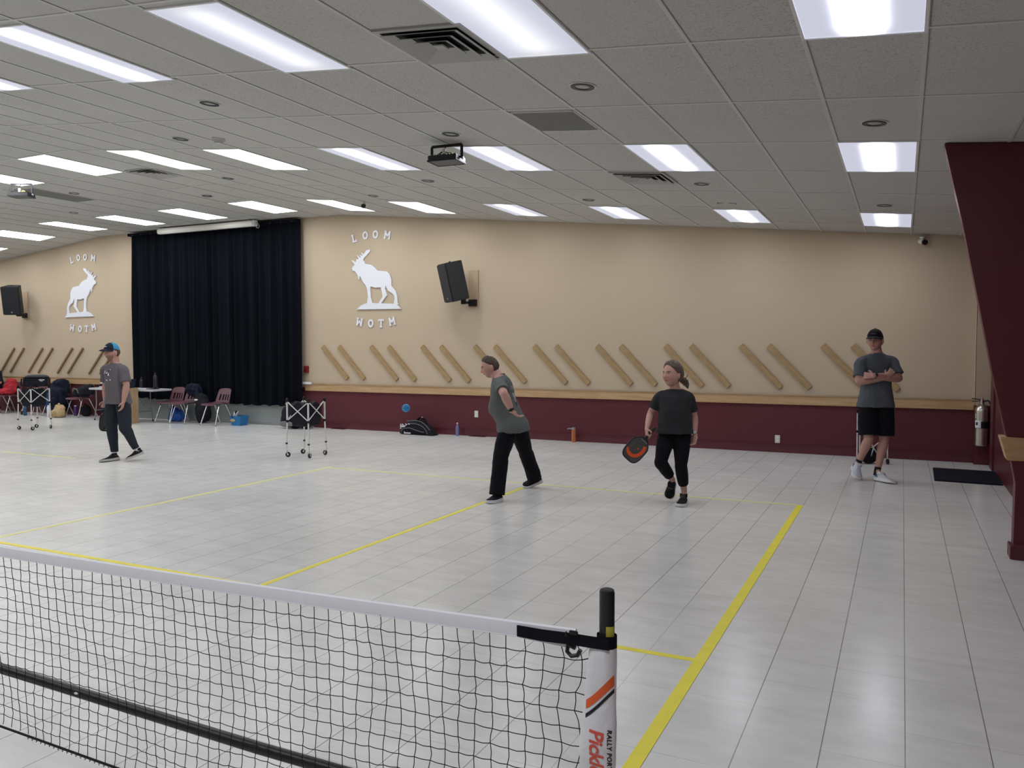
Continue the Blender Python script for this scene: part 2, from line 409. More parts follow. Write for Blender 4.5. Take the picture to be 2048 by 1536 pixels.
def wall(name, x0, y0, x1, y1, m='wall'):
    mb = MB(); n = 12; d = Vector((x1-x0, y1-y0, 0)); nr = Vector((-d.y, d.x, 0)).normalized()*.12
    xs = [0, 1]
    if abs(d.x) > 1: xs = sorted([0, 1]+[(k-x0)/(x1-x0) for k in (KR, KL)])
    for a, b in zip(xs[:-1], xs[1:]):
        A = Vector((x0, y0, 0))+d*a; B = Vector((x0, y0, 0))+d*b
        za = cz(A.x)+.02; zb = cz(B.x)+.02
        vs = [A, B, (B.x, B.y, zb), (A.x, A.y, za)]; vs = [Vector(v) for v in vs]
        mb.add(vs+[v+nr for v in vs], [(0, 1, 2, 3), (7, 6, 5, 4), (0, 4, 5, 1), (3, 2, 6, 7), (0, 3, 7, 4), (1, 5, 6, 2)])
    return struct(mb.build(name, m, smooth=0))
tag(wall('wall_far', XL, WY, XR, WY), 'long beige wall with maroon lower part')
tag(wall('wall_right', XR, WY, XR, YB, 'maroon'), 'maroon wall behind the tapered columns')
wall('wall_left', XL, YB, XL, WY); wall('wall_back', XR, YB, XL, YB)

# ceiling grid: long bars run in depth, cross bars every four feet
LX = [.66, -1.125, -2.88, -4.57, -6.27, -7.93, -9.70, -11.46, -13.20, -14.95, -16.70, -18.42, -20.2, -21.95, -23.7]
gx = [1.56, 2.1]
for i, c in enumerate(LX):
    gx += [c+.292, c-.292]
    if i < len(LX)-1: gx.append((c+LX[i+1])/2)
gx += [-24.6, -25.2, -25.8, -26.4]
Y0 = -1.56; gy = [Y0+1.22*k for k in range(-9, 5)]
mb = MB()
def bar(mb, a, b, w, h, mi):
    """thin bar hanging under the ceiling between two plan points"""
    a = Vector((a[0], a[1], cz(a[0])-h/2)); b = Vector((b[0], b[1], cz(b[0])-h/2))
    d = (b-a).normalized(); sd = Vector((-d.y, d.x, 0)).normalized()*w/2; up = Vector((0, 0, h/2))
    vs = [a-sd-up, a+sd-up, b+sd-up, b-sd-up, a-sd+up, a+sd+up, b+sd+up, b-sd+up]
    mb.add(vs, [(0, 1, 2, 3), (0, 4, 5, 1), (2, 6, 7, 3), (1, 5, 6, 2), (3, 7, 4, 0)], mi)
for x in gx:
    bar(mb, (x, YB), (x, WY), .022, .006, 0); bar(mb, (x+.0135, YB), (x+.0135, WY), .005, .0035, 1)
for y in gy:
    for (x0, _), (x1, _) in zip(prof[:-1], prof[1:]):
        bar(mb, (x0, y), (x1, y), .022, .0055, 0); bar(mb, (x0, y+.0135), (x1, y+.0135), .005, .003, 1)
struct(mb.build('trim_1', ['tbar', 'tbar_dark'], smooth=0), 'white grid bars between the ceiling tiles')

# chair rail, baseboard, stage front
def rail(x0, x1, name, lab):
    mb = MB(); L = x1-x0
    mb.box(((x0+x1)/2, WY-.014, .803), (L, .028, .142))
    mb.box(((x0+x1)/2, WY-.019, .868), (L, .038, .012))
    return struct(mb.build(name, 'oak', bevel=.004), lab)
rail(-9.90, 1.77, 'trim_2', 'oak chair rail right of the curtain'); rail(XL, -14.74, 'trim_3', 'oak chair rail left of the curtain')
for nm, x0, x1 in (('baseboard_far', -9.90, 1.77), ('baseboard_far.001', XL, -14.74)):
    mb = MB(); mb.box(((x0+x1)/2, WY-.008, .06), (x1-x0, .016, .12)); mb.box(((x0+x1)/2, WY-.012, .115), (x1-x0, .024, .018))
    struct(mb.build(nm, 'maroon_base', bevel=.003), 'maroon baseboard')
struct(MB().box((-12.4, WY-.008, .27), (4.9, .016, .54)).build('trim_4', 'stage', smooth=0), 'grey panel of the stage front under the curtain')
struct(MB().box((-12.4, WY-.022, .02), (4.9, .012, .05)).build('trim_5', 'galv', smooth=0), 'dark kick strip along the stage front')

# pilaster and dark box in the far right corner
mb = MB(); mb.box((1.865, 4.08, .40), (.19, .17, .80), mi=0); mb.box((1.865, 4.08, 2.0), (.19, .17, 2.4), mi=1)
struct(mb.build('trim_6', ['maroon', 'beige'], bevel=.006), 'two tone corner pilaster')
mb = MB(); mb.prism([(1.935, 0), (1.935, 1.25), (1.86, 3.10), (2.0, 3.10), (2.0, 0)], lambda p, t: Vector((p[0], 3.42+t*.34, p[1])))
struct(mb.build('trim_7', 'maroon', bevel=.004), 'maroon post in the far corner')

# tapered column at the right (front face Y=-1.48)
prof_c = [(1.132, cz(1.132)-.005), (1.271, 2.538), (1.388, 1.946), (1.505, 1.34), (1.600, .90), (1.66, .579), (1.655, 0), (2.05, 0), (2.05, cz(2.05)-.005)]
mb = MB().prism(prof_c, lambda p, t: Vector((p[0], -1.48+t*.15, p[1])))
colm = struct(mb.build('tapered_column', 'maroon', bevel=.008), 'maroon tapered column jutting from the right wall, wider at the top'); colm['category'] = 'column'
mb = MB(); mb.prism([(1.562, .928), (1.612, .75), (2.05, .75), (2.05, .915)], lambda p, t: Vector((p[0]-.012, -1.505+t*.20, p[1])))
struct(mb.build('trim_8', 'oak', bevel=.006), 'oak rail wrapped around the tapered column')
mb = MB(); mb.box((1.80, -1.49, .06), (.29, .02, .12)); mb.box((1.645, -1.40, .05), (.02, .2, .1))
struct(mb.build('baseboard_right', 'maroon_base', bevel=.004), 'maroon baseboard of the column')
mb = MB(); mb.prism([(1.74, .16), (1.74, .56), (1.78, .6), (2.04, .6), (2.04, .12), (1.78, .12)], lambda p, t: Vector((p[0], -1.487+t*.012, p[1])))
struct(mb.build('trim_9', 'maroon_base', bevel=.004), 'raised panel on the column foot')

# ------------------------------------------------------------------ court tape
def tape(poly, label, m='tape', name='court_line'):
    mb = MB().prism(poly, lambda p, t: Vector((p[0], p[1], .0014-.0012*t)))
    return tag(mb.build(name, m, smooth=0), label, 'court line', 'yellow court lines taped on the floor')
def rect(x0, y0, x1, y1): return [(x0, y0), (x1, y0), (x1, y1), (x0, y1)]
tape(rect(-.062, -6.9, 0, 0), 'wide yellow tape sideline nearest the right column, running into the foreground')
tape(rect(-6.02, -6.9, -5.97, .03), 'thin yellow tape sideline on the far left side of the court', 'tape_worn')
tape(rect(-5.97, -.03, -.062, .012), 'faded yellow baseline under the woman and the man in grey', 'tape_worn')
tape(rect(-3.02, -4.46, -2.975, -.03), 'yellow centre line between the two service boxes')
tape(rect(-5.97, -4.50, -.062, -4.455), 'yellow non-volley line just behind the net')
tape(rect(-11.6, -.9, -9.9, -.86), 'faint worn yellow line at the feet of the man in the blue cap', 'tape_worn')

# ------------------------------------------------------------------ ceiling fittings
def on_ceiling(o, x, y, dz=0.0):
    o.location = (x, y, cz(x)-dz)
    s = math.atan(SR) if x > KR else (-math.atan(SL) if x < KL else 0)
    o.rotation_euler = (0, s, 0); return o

def make_light(dif):
    r = empty('ceiling_light', (0, 0, 0))
    mb = MB()
    for sx in (-1, 1): mb.box((sx*.293, 0, -.004), (.016, 1.218, .012))
    for sy in (-1, 1): mb.box((0, sy*.601, -.004), (.57, .016, .012))
    mb.build('frame', 'frame_white', r, smooth=0)
    mb = MB(); mb.add([(-.286, -.594, -.006), (.286, -.594, -.006), (.286, .594, -.006), (-.286, .594, -.006)], [(0, 3, 2, 1)])
    mb.build('diffuser', dif, r, smooth=0)
    return r
ROWS = [(-8.25, 'behind'), (-4.55, 'nearest'), (-.95, 'middle'), (2.83, 'farthest')]  # the row behind the camera is unseen, added to brighten the foreground
protos = {}
ORD = ['rightmost', 'second from right', 'third from right', 'fourth from right', 'fifth from right', 'sixth from right', 'seventh from right', 'eighth from right', 'ninth from right', 'tenth from right', 'eleventh from right', 'twelfth from right']
for yr, rn in ROWS:
    for i, x in enumerate(LX):
        if rn == 'behind' and i > 9: continue
        if rn == 'nearest' and i > 10: continue
        if rn == 'middle' and i > 12: continue
        if rn in ('farthest', 'middle'): dif = 'dif_mid' if i < 4 else 'dif_full'
        else: dif = 'dif_full' if rn == 'behind' else 'dif_soft' if i in (1, 2) else 'dif_mid'
        if dif not in protos: protos[dif] = make_light(dif); o = protos[dif]
        else: o = copy_tree(protos[dif])
        on_ceiling(o, x, yr, 0)
        w = ORD[i] if i < 12 else ['thirteenth from right', 'fourteenth from right', 'fifteenth from right'][i-12]
        if rn == 'nearest': lab = 'long ceiling light panel of the row nearest the camera, %s' % w
        elif rn == 'behind': lab = 'unseen ceiling light panel added overhead behind the camera, %s' % w
        elif rn == 'middle': lab = 'ceiling light panel in the middle row, %s' % w
        else: lab = 'ceiling light panel in the row beside the far wall, %s' % w
        tag(o, lab, 'ceiling light', 'fluorescent panels of the %s row' % rn)

def make_vent():
    r = empty('ceiling_vent', (0, 0, 0))
    mb = MB(); mb.add([(-.27, -.27, .0), (.27, -.27, .0), (.27, .27, .0), (-.27, .27, .0)], [(0, 3, 2, 1)]); mb.v = [(a, b, -.003) for a, b, c in mb.v]
    mb.build('throat', 'ventdark', r, smooth=0)
    mb = MB()
    for s in (-1, 1): mb.box((s*.285, 0, -.008), (.035, .605, .014)); mb.box((0, s*.285, -.008), (.535, .035, .014))
    mb.build('frame', 'ventblade', r, smooth=0)
    # nested four-sided cones
    for k, (a, b) in enumerate(((.262, .205), (.188, .132), (.114, .062))):
        mb = MB(); z0, z1 = -.030, -.006
        A = [(-b, -b), (b, -b), (b, b), (-b, b)]; B = [(-a, -a), (a, -a), (a, a), (-a, a)]
        vs = [(p[0], p[1], z1) for p in A]+[(p[0], p[1], z0) for p in B]
        vs += [(p[0], p[1], z1+.004) for p in A]+[(p[0], p[1], z0+.004) for p in B]
        fs = [(i, (i+1) % 4, (i+1) % 4+4, i+4) for i in range(4)]+[(i+8, i+12, (i+1) % 4+12, (i+1) % 4+8) for i in range(4)]+[(i+4, (i+1) % 4+4, (i+1) % 4+12, i+12) for i in range(4)]
        mb.add(vs, fs); mb.build('blade', 'ventblade', r, smooth=0)
    MB().box((0, 0, -.02), (.07, .07, .008)).build('blade', 'ventblade', r, smooth=0)
    return r
v = make_vent()
for i, (x, y, lab) in enumerate(((-1.68, -4.26, 'large square air vent beside the big light panel near the camera'), (-1.69, .03, 'square air vent left of the light panel in the right half of the ceiling'), (-9.02, -.1, 'small square air vent on the left part of the ceiling'))):
    o = v if i == 0 else copy_tree(v); tag(on_ceiling(o, x, y), lab, 'air vent', 'louvred ceiling vents')
def grille(x, y, dx, dy, lab):
    r = empty('return_grille', (0, 0, 0), label=lab, cat='air vent', group='dark return air grilles')
    mb = MB().box((0, 0, -.004), (dx, dy, .008)); mb.build('mesh_panel', 'grille', r, smooth=0)
    mb = MB()
    for s in (-1, 1): mb.box((s*dx/2, 0, -.006), (.012, dy+.012, .012)); mb.box((0, s*dy/2, -.006), (dx, .012, .012))
    mb.build('frame', 'tbar', r, smooth=0); on_ceiling(r, x, y)
grille(-1.70, -2.41, .54, .60, 'dark grey perforated grille tile near the recessed lights')
grille(-12.0, .39, .54, 1.16, 'dark grey long grille tile at the far left of the ceiling')

def make_can():
    r = empty('recessed_light', (0, 0, 0))
    n = 28
    def ring(ri, ro, z0, z1, m, nm):
        mb = MB(); rs = []
        for (rr, zz) in ((ri, z0), (ro, z0), (ro, z1), (ri, z1)):
            rs.append([(rr*math.cos(2*PI*j/n), rr*math.sin(2*PI*j/n), zz) for j in range(n)])
        mb.loft(rs, closed=True); mb.build(nm, m, r)
    ring(.082, .098, -.006, .0, 'tbar', 'trim_ring'); ring(.052, .082, -.011, -.001, 'canring', 'baffle')
    MB().lathe((0, 0, -.005), [(.0, -.003), (.045, -.002), (.052, 0), (.052, .004)], 24).build('lens', 'canlens', r)
    return r
v = make_can()
CANS = [(-1.134, -3.295, 'recessed round light nearest the camera, beside the big light panel'), (.661, -2.129, 'recessed round light between the two rightmost light panels'), (-4.606, -3.292, 'recessed round light in the upper left of the ceiling, nearest the left panels'),
 (-2.904, -2.05, 'recessed round light just above the hanging floodlight'), (-6.332, -2.062, 'recessed round light beside the smoke detector'), (-8.039, .322, 'small recessed round light right of the small left vent'),
 (-4.648, .367, 'recessed round light below the fourth panel of the middle row'), (-11.565, .415, 'recessed round light at the tip of the long dark grille'), (-9.761, 1.555, 'small recessed round light above the curtain roller'),
 (-6.452, 1.688, 'small recessed round light above the central ceiling camera'), (-1.147, .387, 'recessed round light right of the middle vent'), (.657, 1.64, 'recessed round light above the last panel on the right'),
 (-2.942, 1.664, 'recessed round light between two panels in the right half of the far row'), (-13.371, 1.695, 'small recessed round light at the far left')]
for i, (x, y, lab) in enumerate(CANS):
    o = v if i == 0 else copy_tree(v); tag(on_ceiling(o, x, y), lab, 'recessed light', 'recessed can lights in the ceiling')
r = empty('smoke_detector', (0, 0, 0), label='round white smoke detector on the left of the ceiling', cat='smoke detector'); on_ceiling(r, -5.80, -2.03)
MB().lathe((0, 0, 0), [(.07, 0), (.07, -.018), (.05, -.035), (.03, -.05), (.0, -.052)], 24).build('body', 'tbar', r)
mb = MB()
for k in range(4): mb.lathe((0, 0, -.022-.008*k), [(.066-.009*k, 0), (.066-.009*k, -.003)], 24)
mb.build('grille_ring', 'galv', r)

def floodlight(x, y, z, rot, lab):
    r = empty('floodlight', (x, y, z), rot, lab, 'floodlight', 'black floodlights hanging from the ceiling')
    top = cz(x)-z-.03
    mb = MB(); mb.box((0, 0, .035), (.30, .22, .05)); 
    for k in range(9): mb.box((-.12+.03*k, 0, .068), (.008, .17, .018))
    mb.build('housing', 'black', r, bevel=.006)
    mb = MB()
    for s in (-1, 1): mb.box((s*.145, 0, .008), (.02, .24, .014)); mb.box((0, s*.112, .008), (.31, .02, .014))
    mb.build('bezel', 'black', r, bevel=.003)
    MB().box((0, 0, .006), (.27, .205, .004)).build('glass', 'grille', r, smooth=0)
    mb = MB(); mb.tube([(-.16, 0, .04), (-.16, 0, top-.02), (-.15, 0, top-.006), (.15, 0, top-.006), (.16, 0, top-.02), (.16, 0, .04)], .009, 8, flat=(1, 1.8), up=(0, 1, 0))
    mb.build('yoke', 'black', r)
    mb = MB(); mb.tube([(-.01, .02, top), (-.04, .0, top-.06), (-.10, -.02, top-.10), (-.03, -.03, .11), (.05, 0, .09)], .005, 6); mb.build('cable', 'black', r)
    MB().lathe((-.02, -.02, .06), [(.028, 0), (.028, .01), (.018, .015), (.018, .075)], 12).build('conduit_fitting', 'white', r)
    MB().ell((.03, 0, .085), (.03, .03, .02)).build('wire_nut', 'postlabel', r)
    for s in (-1, 1): MB().lathe((s*.16, 0, .04), [(.014, 0), (.014, .02)], 10, axis=(s, 0, 0)).build('knob', 'galv', r)
    return r
floodlight(-3.14, -1.72, 3.39, 0.08, 'black floodlight hanging on a yoke in the middle of the ceiling')
floodlight(-11.45, -.55, 3.93, 0.5, 'black floodlight at the left edge of the picture')

def dome_cam(x, y, z, yaw, lab):
    r = empty('security_camera', (x, y, z), yaw, lab, 'security camera', 'small security cameras')
    MB().lathe((0, 0, 0), [(.035, 0), (.035, -.012), (.015, -.02), (.013, -.05)], 16).build('mount', 'white', r)
    R = rx(math.radians(-20))
    mb = MB(); mb.tube([(0, .05, -.055), (0, -.06, -.08)], .034, 16); mb.build('housing', 'white', r)
    mb = MB(); mb.tube([(0, -.05, -.078), (0, -.085, -.086)], .037, 16); mb.build('lens_shade', 'black', r)
dome_cam(-7.10, 2.35, cz(-7.1), .45, 'small dark security camera hanging from the middle of the ceiling')
dome_cam(1.09, WY-.05, 3.13, .5, 'white security camera with black lens near the top right corner of the far wall')
# loose cover clips near the far right panel
mb = MB(); mb.box((-.10, 0, -.004), (.006, .08, .006)); mb.box((-.06, -.04, -.004), (.08, .006, .006)); mb.box((.12, 0, -.004), (.012, .09, .006)); mb.box((.08, -.04, -.004), (.07, .006, .006))
tag(on_ceiling(mb.build('access_panel_clip', 'galv', smooth=0), -1.15, 1.75), 'dark clips of an access panel in front of the far ceiling panel', 'clip')

# projection screen housing
r = empty('screen_housing', (-12.21, WY-.35, 4.085), 0, 'long ivory roller housing of a projection screen above the dark curtain', 'projector screen')
MB().box((0, 0, 0), (2.72, .12, .115)).build('case', 'screenwhite', r, bevel=.02)
MB().box((1.37, 0, -.003), (.03, .125, .125)).build('end_cap', 'white', r, bevel=.01)
mb = MB(); mb.tube([(1.38, 0, 0), (1.44, 0, .0), (1.48, 0, -.06), (1.46, 0, -.10), (1.40, 0, -.09)], .008, 8); mb.build('hanger_hook', 'galv', r)
mb = MB()
for s in (-1.2, 1.2): mb.box((s, 0, .07), (.04, .04, .05))
mb.build('bracket', 'galv', r)

# ------------------------------------------------------------------ curtain
def curtain():
    x0, x1 = -14.71, -9.89; nx, nz = 760, 26; mb = MB(); vs = []
    def prof(u, t):
        x = x0+(x1-x0)*u
        d = .035*math.sin(x*27+2.2*math.sin(x*2.1))+.022*math.sin(x*44+1.3*math.sin(x*5+1))+.015*math.sin(x*9.3)
        amp = .35+.65*min(1, t*2.5)
        return x, d*amp
    for side in (0, 1):
        for k in range(nz+1):
            t = k/nz
            for i in range(nx+1):
                u = i/nx; x, d = prof(u, t)
                zb = .435+.025*math.sin(u*5+1)+.10*max(0, (u-.93)/.07)-.0*u+.012*math.sin(x*20)
                if u < .1: zb += .15*(.1-u)
                zt = 4.135 - .02*(1-u)+.004*math.sin(x*60)
                sag = 0
                z = zt+(zb-zt)*t
                y = WY-.105-d - side*-.012 - (.03 if t < .05 else 0)*0
                xx = x + (u-.5)*.03*math.sin(t*3)
                vs.append((xx, y, z))
    n = nx+1; m = (nz+1)*n; fs = []
    for s in (0, 1):
        for k in range(nz):
            for i in range(nx):
                a = s*m+k*n+i; fs.append((a, a+1, a+n+1, a+n) if s == 0 else (a, a+n, a+n+1, a+1))
    for i in range(nx): fs.append((i, m+i, m+i+1, i+1)); a = nz*n+i; fs.append((a, a+1, m+a+1, m+a))
    for k in range(nz): a = k*n; fs.append((a, a+n, m+a+n, m+a)); a = k*n+nx; fs.append((a, m+a, m+a+n, a+n))
    mb.add(vs, fs); return mb
cur = curtain().build('stage_curtain', 'curtain', smooth=80)
tag(cur, 'huge dark navy pleated curtain covering the stage opening', 'curtain')
mb = MB(); mb.box((-12.30, WY-.16, 4.10), (4.82, .11, .055)); mb.build('header_band', 'curtain', cur, smooth=0)
mb = MB()
for k in range(34):
    if k % 2: mb.lathe((-14.7+.142*k, WY-.217, 4.085), [(.006, 0), (.006, .004)], 8, axis=(0, -1, 0))
mb.build('grommets', 'galv', cur)

# ------------------------------------------------------------------ moose signs and letters
MOOSE = [(-8.283,3.458),(-8.290,3.420),(-8.362,3.357),(-8.435,3.302),(-8.445,3.261),(-8.415,3.234),(-8.405,3.197),(-8.273,3.174),(-8.182,3.115),(-8.122,3.055),(-7.901,3.029),(-7.842,2.969),(-7.807,2.877),(-7.804,2.753),(-7.716,2.660),(-7.678,2.560),(-7.669,2.444),(-7.650,2.403),(-7.729,2.405),(-7.748,2.430),(-7.732,2.512),(-7.747,2.578),(-7.796,2.621),(-7.875,2.664),(-7.914,2.724),(-7.934,2.774),(-7.945,2.700),(-7.906,2.583),(-7.956,2.534),(-8.038,2.437),(-8.038,2.412),(-8.108,2.422),(-8.068,2.471),(-8.006,2.552),(-8.015,2.636),(-8.045,2.736),(-8.166,2.732),(-8.287,2.761),(-8.288,2.677),(-8.280,2.560),(-8.250,2.459),(-8.271,2.426),(-8.342,2.428),(-8.363,2.462),(-8.341,2.562),(-8.360,2.713),(-8.390,2.781),(-8.461,2.859),(-8.511,2.953),(-8.531,2.971),(-8.543,2.904),(-8.563,2.905),(-8.573,2.981),(-8.614,3.033),(-8.644,3.068),(-8.686,3.070),(-8.713,3.113),(-8.700,3.146),(-8.653,3.178),(-8.643,3.198),(-8.705,3.248),(-8.719,3.282),(-8.652,3.254),(-8.622,3.227),(-8.606,3.269),(-8.614,3.294),(-8.585,3.289),(-8.548,3.298),(-8.599,3.369),(-8.568,3.356),(-8.515,3.310),(-8.502,3.331),(-8.531,3.377),(-8.506,3.366),(-8.469,3.341),(-8.461,3.357),(-8.495,3.414),(-8.468,3.401),(-8.432,3.372),(-8.382,3.438),(-8.337,3.456)]
BASE = [(-8.608,2.329),(-8.497,2.406),(-8.414,2.433),(-8.332,2.452),(-8.250,2.450),(-8.169,2.437),(-8.088,2.435),(-7.709,2.416),(-7.669,2.398),(-7.591,2.319)]
def moose(mirror, lab):
    f = (lambda p, t, d=0: Vector(((-24.76-p[0]) if mirror else p[0], WY-.028-d+.022*t, p[1])))
    mb = MB().prism(MOOSE, f).prism(BASE, lambda p, t: f(p, t, .002))
    o = mb.build('moose_silhouette', 'signwhite', smooth=0); tag(o, lab, 'wall sign', 'white moose cutouts on the far wall')
moose(False, 'white moose silhouette facing left, mounted right of the curtain')
moose(True, 'white moose silhouette facing right, mounted left of the curtain')
def letter(ch, x, z, s, tilt, lab, grp):
    """slab letters cut from flat white board, s = height"""
    mb = MB(); k = [0]
    def st(a, b, w=.2):
        a = Vector(a); b = Vector(b); d = (b-a).normalized(); n = Vector((-d.y, d.x))*w/2; k[0] += 1
        poly = [a-n, b-n, b+n, a+n]; e = .0004*k[0]
        mb.prism([tuple(p) for p in poly], lambda p, t: Vector((p[0]*s, -.011*0-e+.012*t*1, p[1]*s)))
    if ch == 'L':
        st((-.18, .5), (-.18, -.5)); st((-.32, -.41), (.32, -.41), .18); st((-.34, .45), (-.02, .45), .12); st((.27, -.45), (.27, -.2), .13)
    elif ch in 'MW':
        f = 1 if ch == 'M' else -1
        st((-.32, -.5*f), (-.32, .5*f), .19); st((.32, -.5*f), (.32, .5*f), .19); st((-.34, .46*f), (.0, -.15*f), .19); st((.34, .46*f), (.0, -.15*f), .19)
        st((-.46, -.44*f), (-.18, -.44*f), .13); st((.18, -.44*f), (.46, -.44*f), .13)
    elif ch == 'T':
        st((0, .48), (0, -.5), .2); st((-.36, .41), (.36, .41), .18); st((-.17, -.44), (.17, -.44), .13); st((-.35, .48), (-.35, .2), .1); st((.35, .48), (.35, .2), .1)
    else:
        n = 28; rs = []
        for (a, b, y) in ((.20, .28, 0), (.40, .50, 0), (.40, .50, .012), (.20, .28, .012)):
            rs.append([Vector((a*math.cos(2*PI*j/n)*s, y, b*math.sin(2*PI*j/n)*s)) for j in range(n)])
        mb.loft(rs, closed=True)
    o = mb.build('wall_letter', 'signwhite', smooth=0, at=(x, WY-.020, z)); o.rotation_euler = (0, tilt, 0)
    tag(o, lab, 'letter', grp)
PR = [(-8.657, 3.692), (-8.399, 3.735), (-8.163, 3.74), (-7.89, 3.712), (-8.553, 2.086), (-8.289, 2.057), (-8.052, 2.054), (-7.801, 2.092)]
PL = [(-16.886, 3.669), (-16.648, 3.717), (-16.409, 3.715), (-16.13, 3.682), (-16.937, 2.07), (-16.658, 2.039), (-16.423, 2.041), (-16.175, 2.079)]
TI = [-.22, -.06, .03, .2, .18, .05, 0, -.2]
NM = ['letter L at the left end of the upper word', 'first letter O of the upper word', 'second letter O of the upper word', 'letter M at the end of the upper word', 'letter W at the start of the lower word', 'letter O of the lower word', 'letter T of the lower word', 'letter M at the end of the lower word']
for P, side in ((PR, 'right'), (PL, 'left')):
    for i, ch in enumerate('LOOMWOTM'):
        letter(ch, P[i][0], P[i][1], .155, TI[i], 'white %s, %s moose' % (NM[i], side), 'white letters around the %s moose' % side)

# ------------------------------------------------------------------ wall speakers
def speaker(px, pz, yaw, lab, mirror=1):
    r = empty('wall_speaker', (px, WY, pz), 0, lab, 'speaker', 'black loudspeakers on wall brackets')
    MB().box((0, -.012, -.02), (.20, .024, .66)).build('backing_board', 'pine', r, bevel=.002)
    MB().box((0, -.045, -.27), (.16, .05, .12)).build('wall_plate', 'black', r, bevel=.005)
    mb = MB(); mb.box((-.05*mirror, -.16, -.27), (.05, .24, .04)); mb.box((-.08*mirror, -.24, -.24), (.07, .07, .12)); mb.build('bracket_arm', 'black', r, bevel=.004)
    R = rz(yaw) @ rx(math.radians(13)); c = Vector((-.17*mirror, -.42, .09))
    w, h, d = .40, .68, .34
    mb = MB(); P = [(-w/2, -d/2), (w/2, -d/2), (w*.36, d/2), (-w*.36, d/2)]
    mb.prism(P, lambda p, t: c + R @ Vector((p[0], p[1], (t-.5)*h))); mb.build('cabinet', 'speaker_box', r, bevel=.012)
    mb = MB().prism([(-w/2+.012, -h/2+.015), (w/2-.012, -h/2+.015), (w/2-.012, h/2-.015), (-w/2+.012, h/2-.015)], lambda p, t: c + R @ Vector((p[0], -d/2-.012+.012*t, p[1])))
    mb.build('grille', 'speaker', r, bevel=.005)
    MB().lathe(c + R @ Vector((0, -d/2-.012, -h/2+.07)), [(.018, 0), (.018, .003)], 16, axis=R @ Vector((0, -1, 0))).build('badge', 'galv', r)
    MB().ell(c + R @ Vector((0, 0, h/2+.008)), (.02, .02, .012)).build('eye_bolt', 'black', r)
speaker(-6.05, 2.66, math.radians(-38), 'black loudspeaker tilted on a wall bracket right of the moose')
speaker(-18.66, 2.66, math.radians(38), 'black loudspeaker tilted on a wall bracket at the left edge', -1)

# ------------------------------------------------------------------ diagonal slats
def slat(x0, x1, z0, z1, lab, grp, w=.088, m='oak_slat'):
    c = Vector(((x0+x1)/2, WY-.019, (z0+z1)/2)); d = Vector((x1-x0, 0, z1-z0)); L = d.length
    o = MB().box((0, 0, 0), (L, .036, w)).build('wood_slat', m, bevel=.003, at=c)
    o.rotation_euler = (0, -math.atan2(d.z, d.x), 0); tag(o, lab, 'wooden slat', grp)
ORDP = ['first', 'second', 'third', 'fourth', 'fifth', 'sixth', 'seventh', 'eighth', 'ninth']
for i, x in enumerate((-9.45, -8.29, -7.14, -6.03, -4.86, -3.71, -2.55, -1.37, -.19)):
    for j in (0, 1):
        xa = x + j*(.40 + .002*i)
        slat(xa, xa+.60, 1.615+.001*i, .985, 'diagonal oak slat on the far wall, %s slat of the %s pair from the curtain' % ('left' if j == 0 else 'right', ORDP[i]), 'slanted slats right of the curtain')
for i, x in enumerate((-15.42, -16.56, -17.66, -18.76, -19.86)):
    for j in (0, 1):
        xa = x - j*.38
        slat(xa, xa-.58, 1.585, .98, 'diagonal oak slat left of the curtain, %s slat of the %s pair from the curtain' % ('right' if j == 0 else 'left', ORDP[i]), 'slanted slats left of the curtain', .042, 'oak_slat_dark')

# ------------------------------------------------------------------ wall bits
def outlet(x, z, lab):
    r = empty('wall_outlet', (x, WY, z), 0, lab, 'outlet', 'ivory wall outlets')
    MB().box((0, -.005, 0), (.075, .01, .12)).build('plate', 'screenwhite', r, bevel=.002)
    mb = MB()
    for s in (-1, 1): mb.box((0, -.012, s*.026), (.034, .006, .032))
    mb.build('socket', 'white', r, bevel=.002)
outlet(-6.006, .398, 'ivory outlet on the maroon wall beside the man in grey'); outlet(-.81, .202, 'ivory outlet low on the wall right of the woman')
r = empty('fire_alarm_pull', (-9.86, WY, 1.16), 0, 'small red fire alarm box on the wall at the curtain edge', 'fire alarm')
MB().box((0, -.025, 0), (.10, .05, .135)).build('case', 'red', r, bevel=.005)
MB().box((0, -.056, -.01), (.06, .012, .04)).build('pull_handle', 'reddark', r, bevel=.003)
r = empty('thermostat', (-9.83, WY-.028, .885), 0, 'narrow white device on the chair rail at the curtain edge', 'device')
MB().box((0, -.02, 0), (.23, .04, .05)).build('case', 'white', r, bevel=.006); MB().box((-.13, -.02, 0), (.04, .042, .03)).build('end_cap', 'black', r, bevel=.004)
for x, lab in ((-9.05, 'thin brown floor register beside the ball cart'), (-5.95, 'thin brown floor register behind the man in grey')):
    r = empty('floor_register', (x, WY-.055, 0), 0, lab, 'floor vent', 'floor registers along the far wall')
    MB().box((0, 0, .004), (.32, .10, .008)).build('frame', 'maroon_base', r, bevel=.002)
    mb = MB()
    for k in range(14): mb.box((-.13+.02*k, 0, .009), (.006, .07, .003))
    mb.build('louvre', 'ventdark', r, smooth=0)

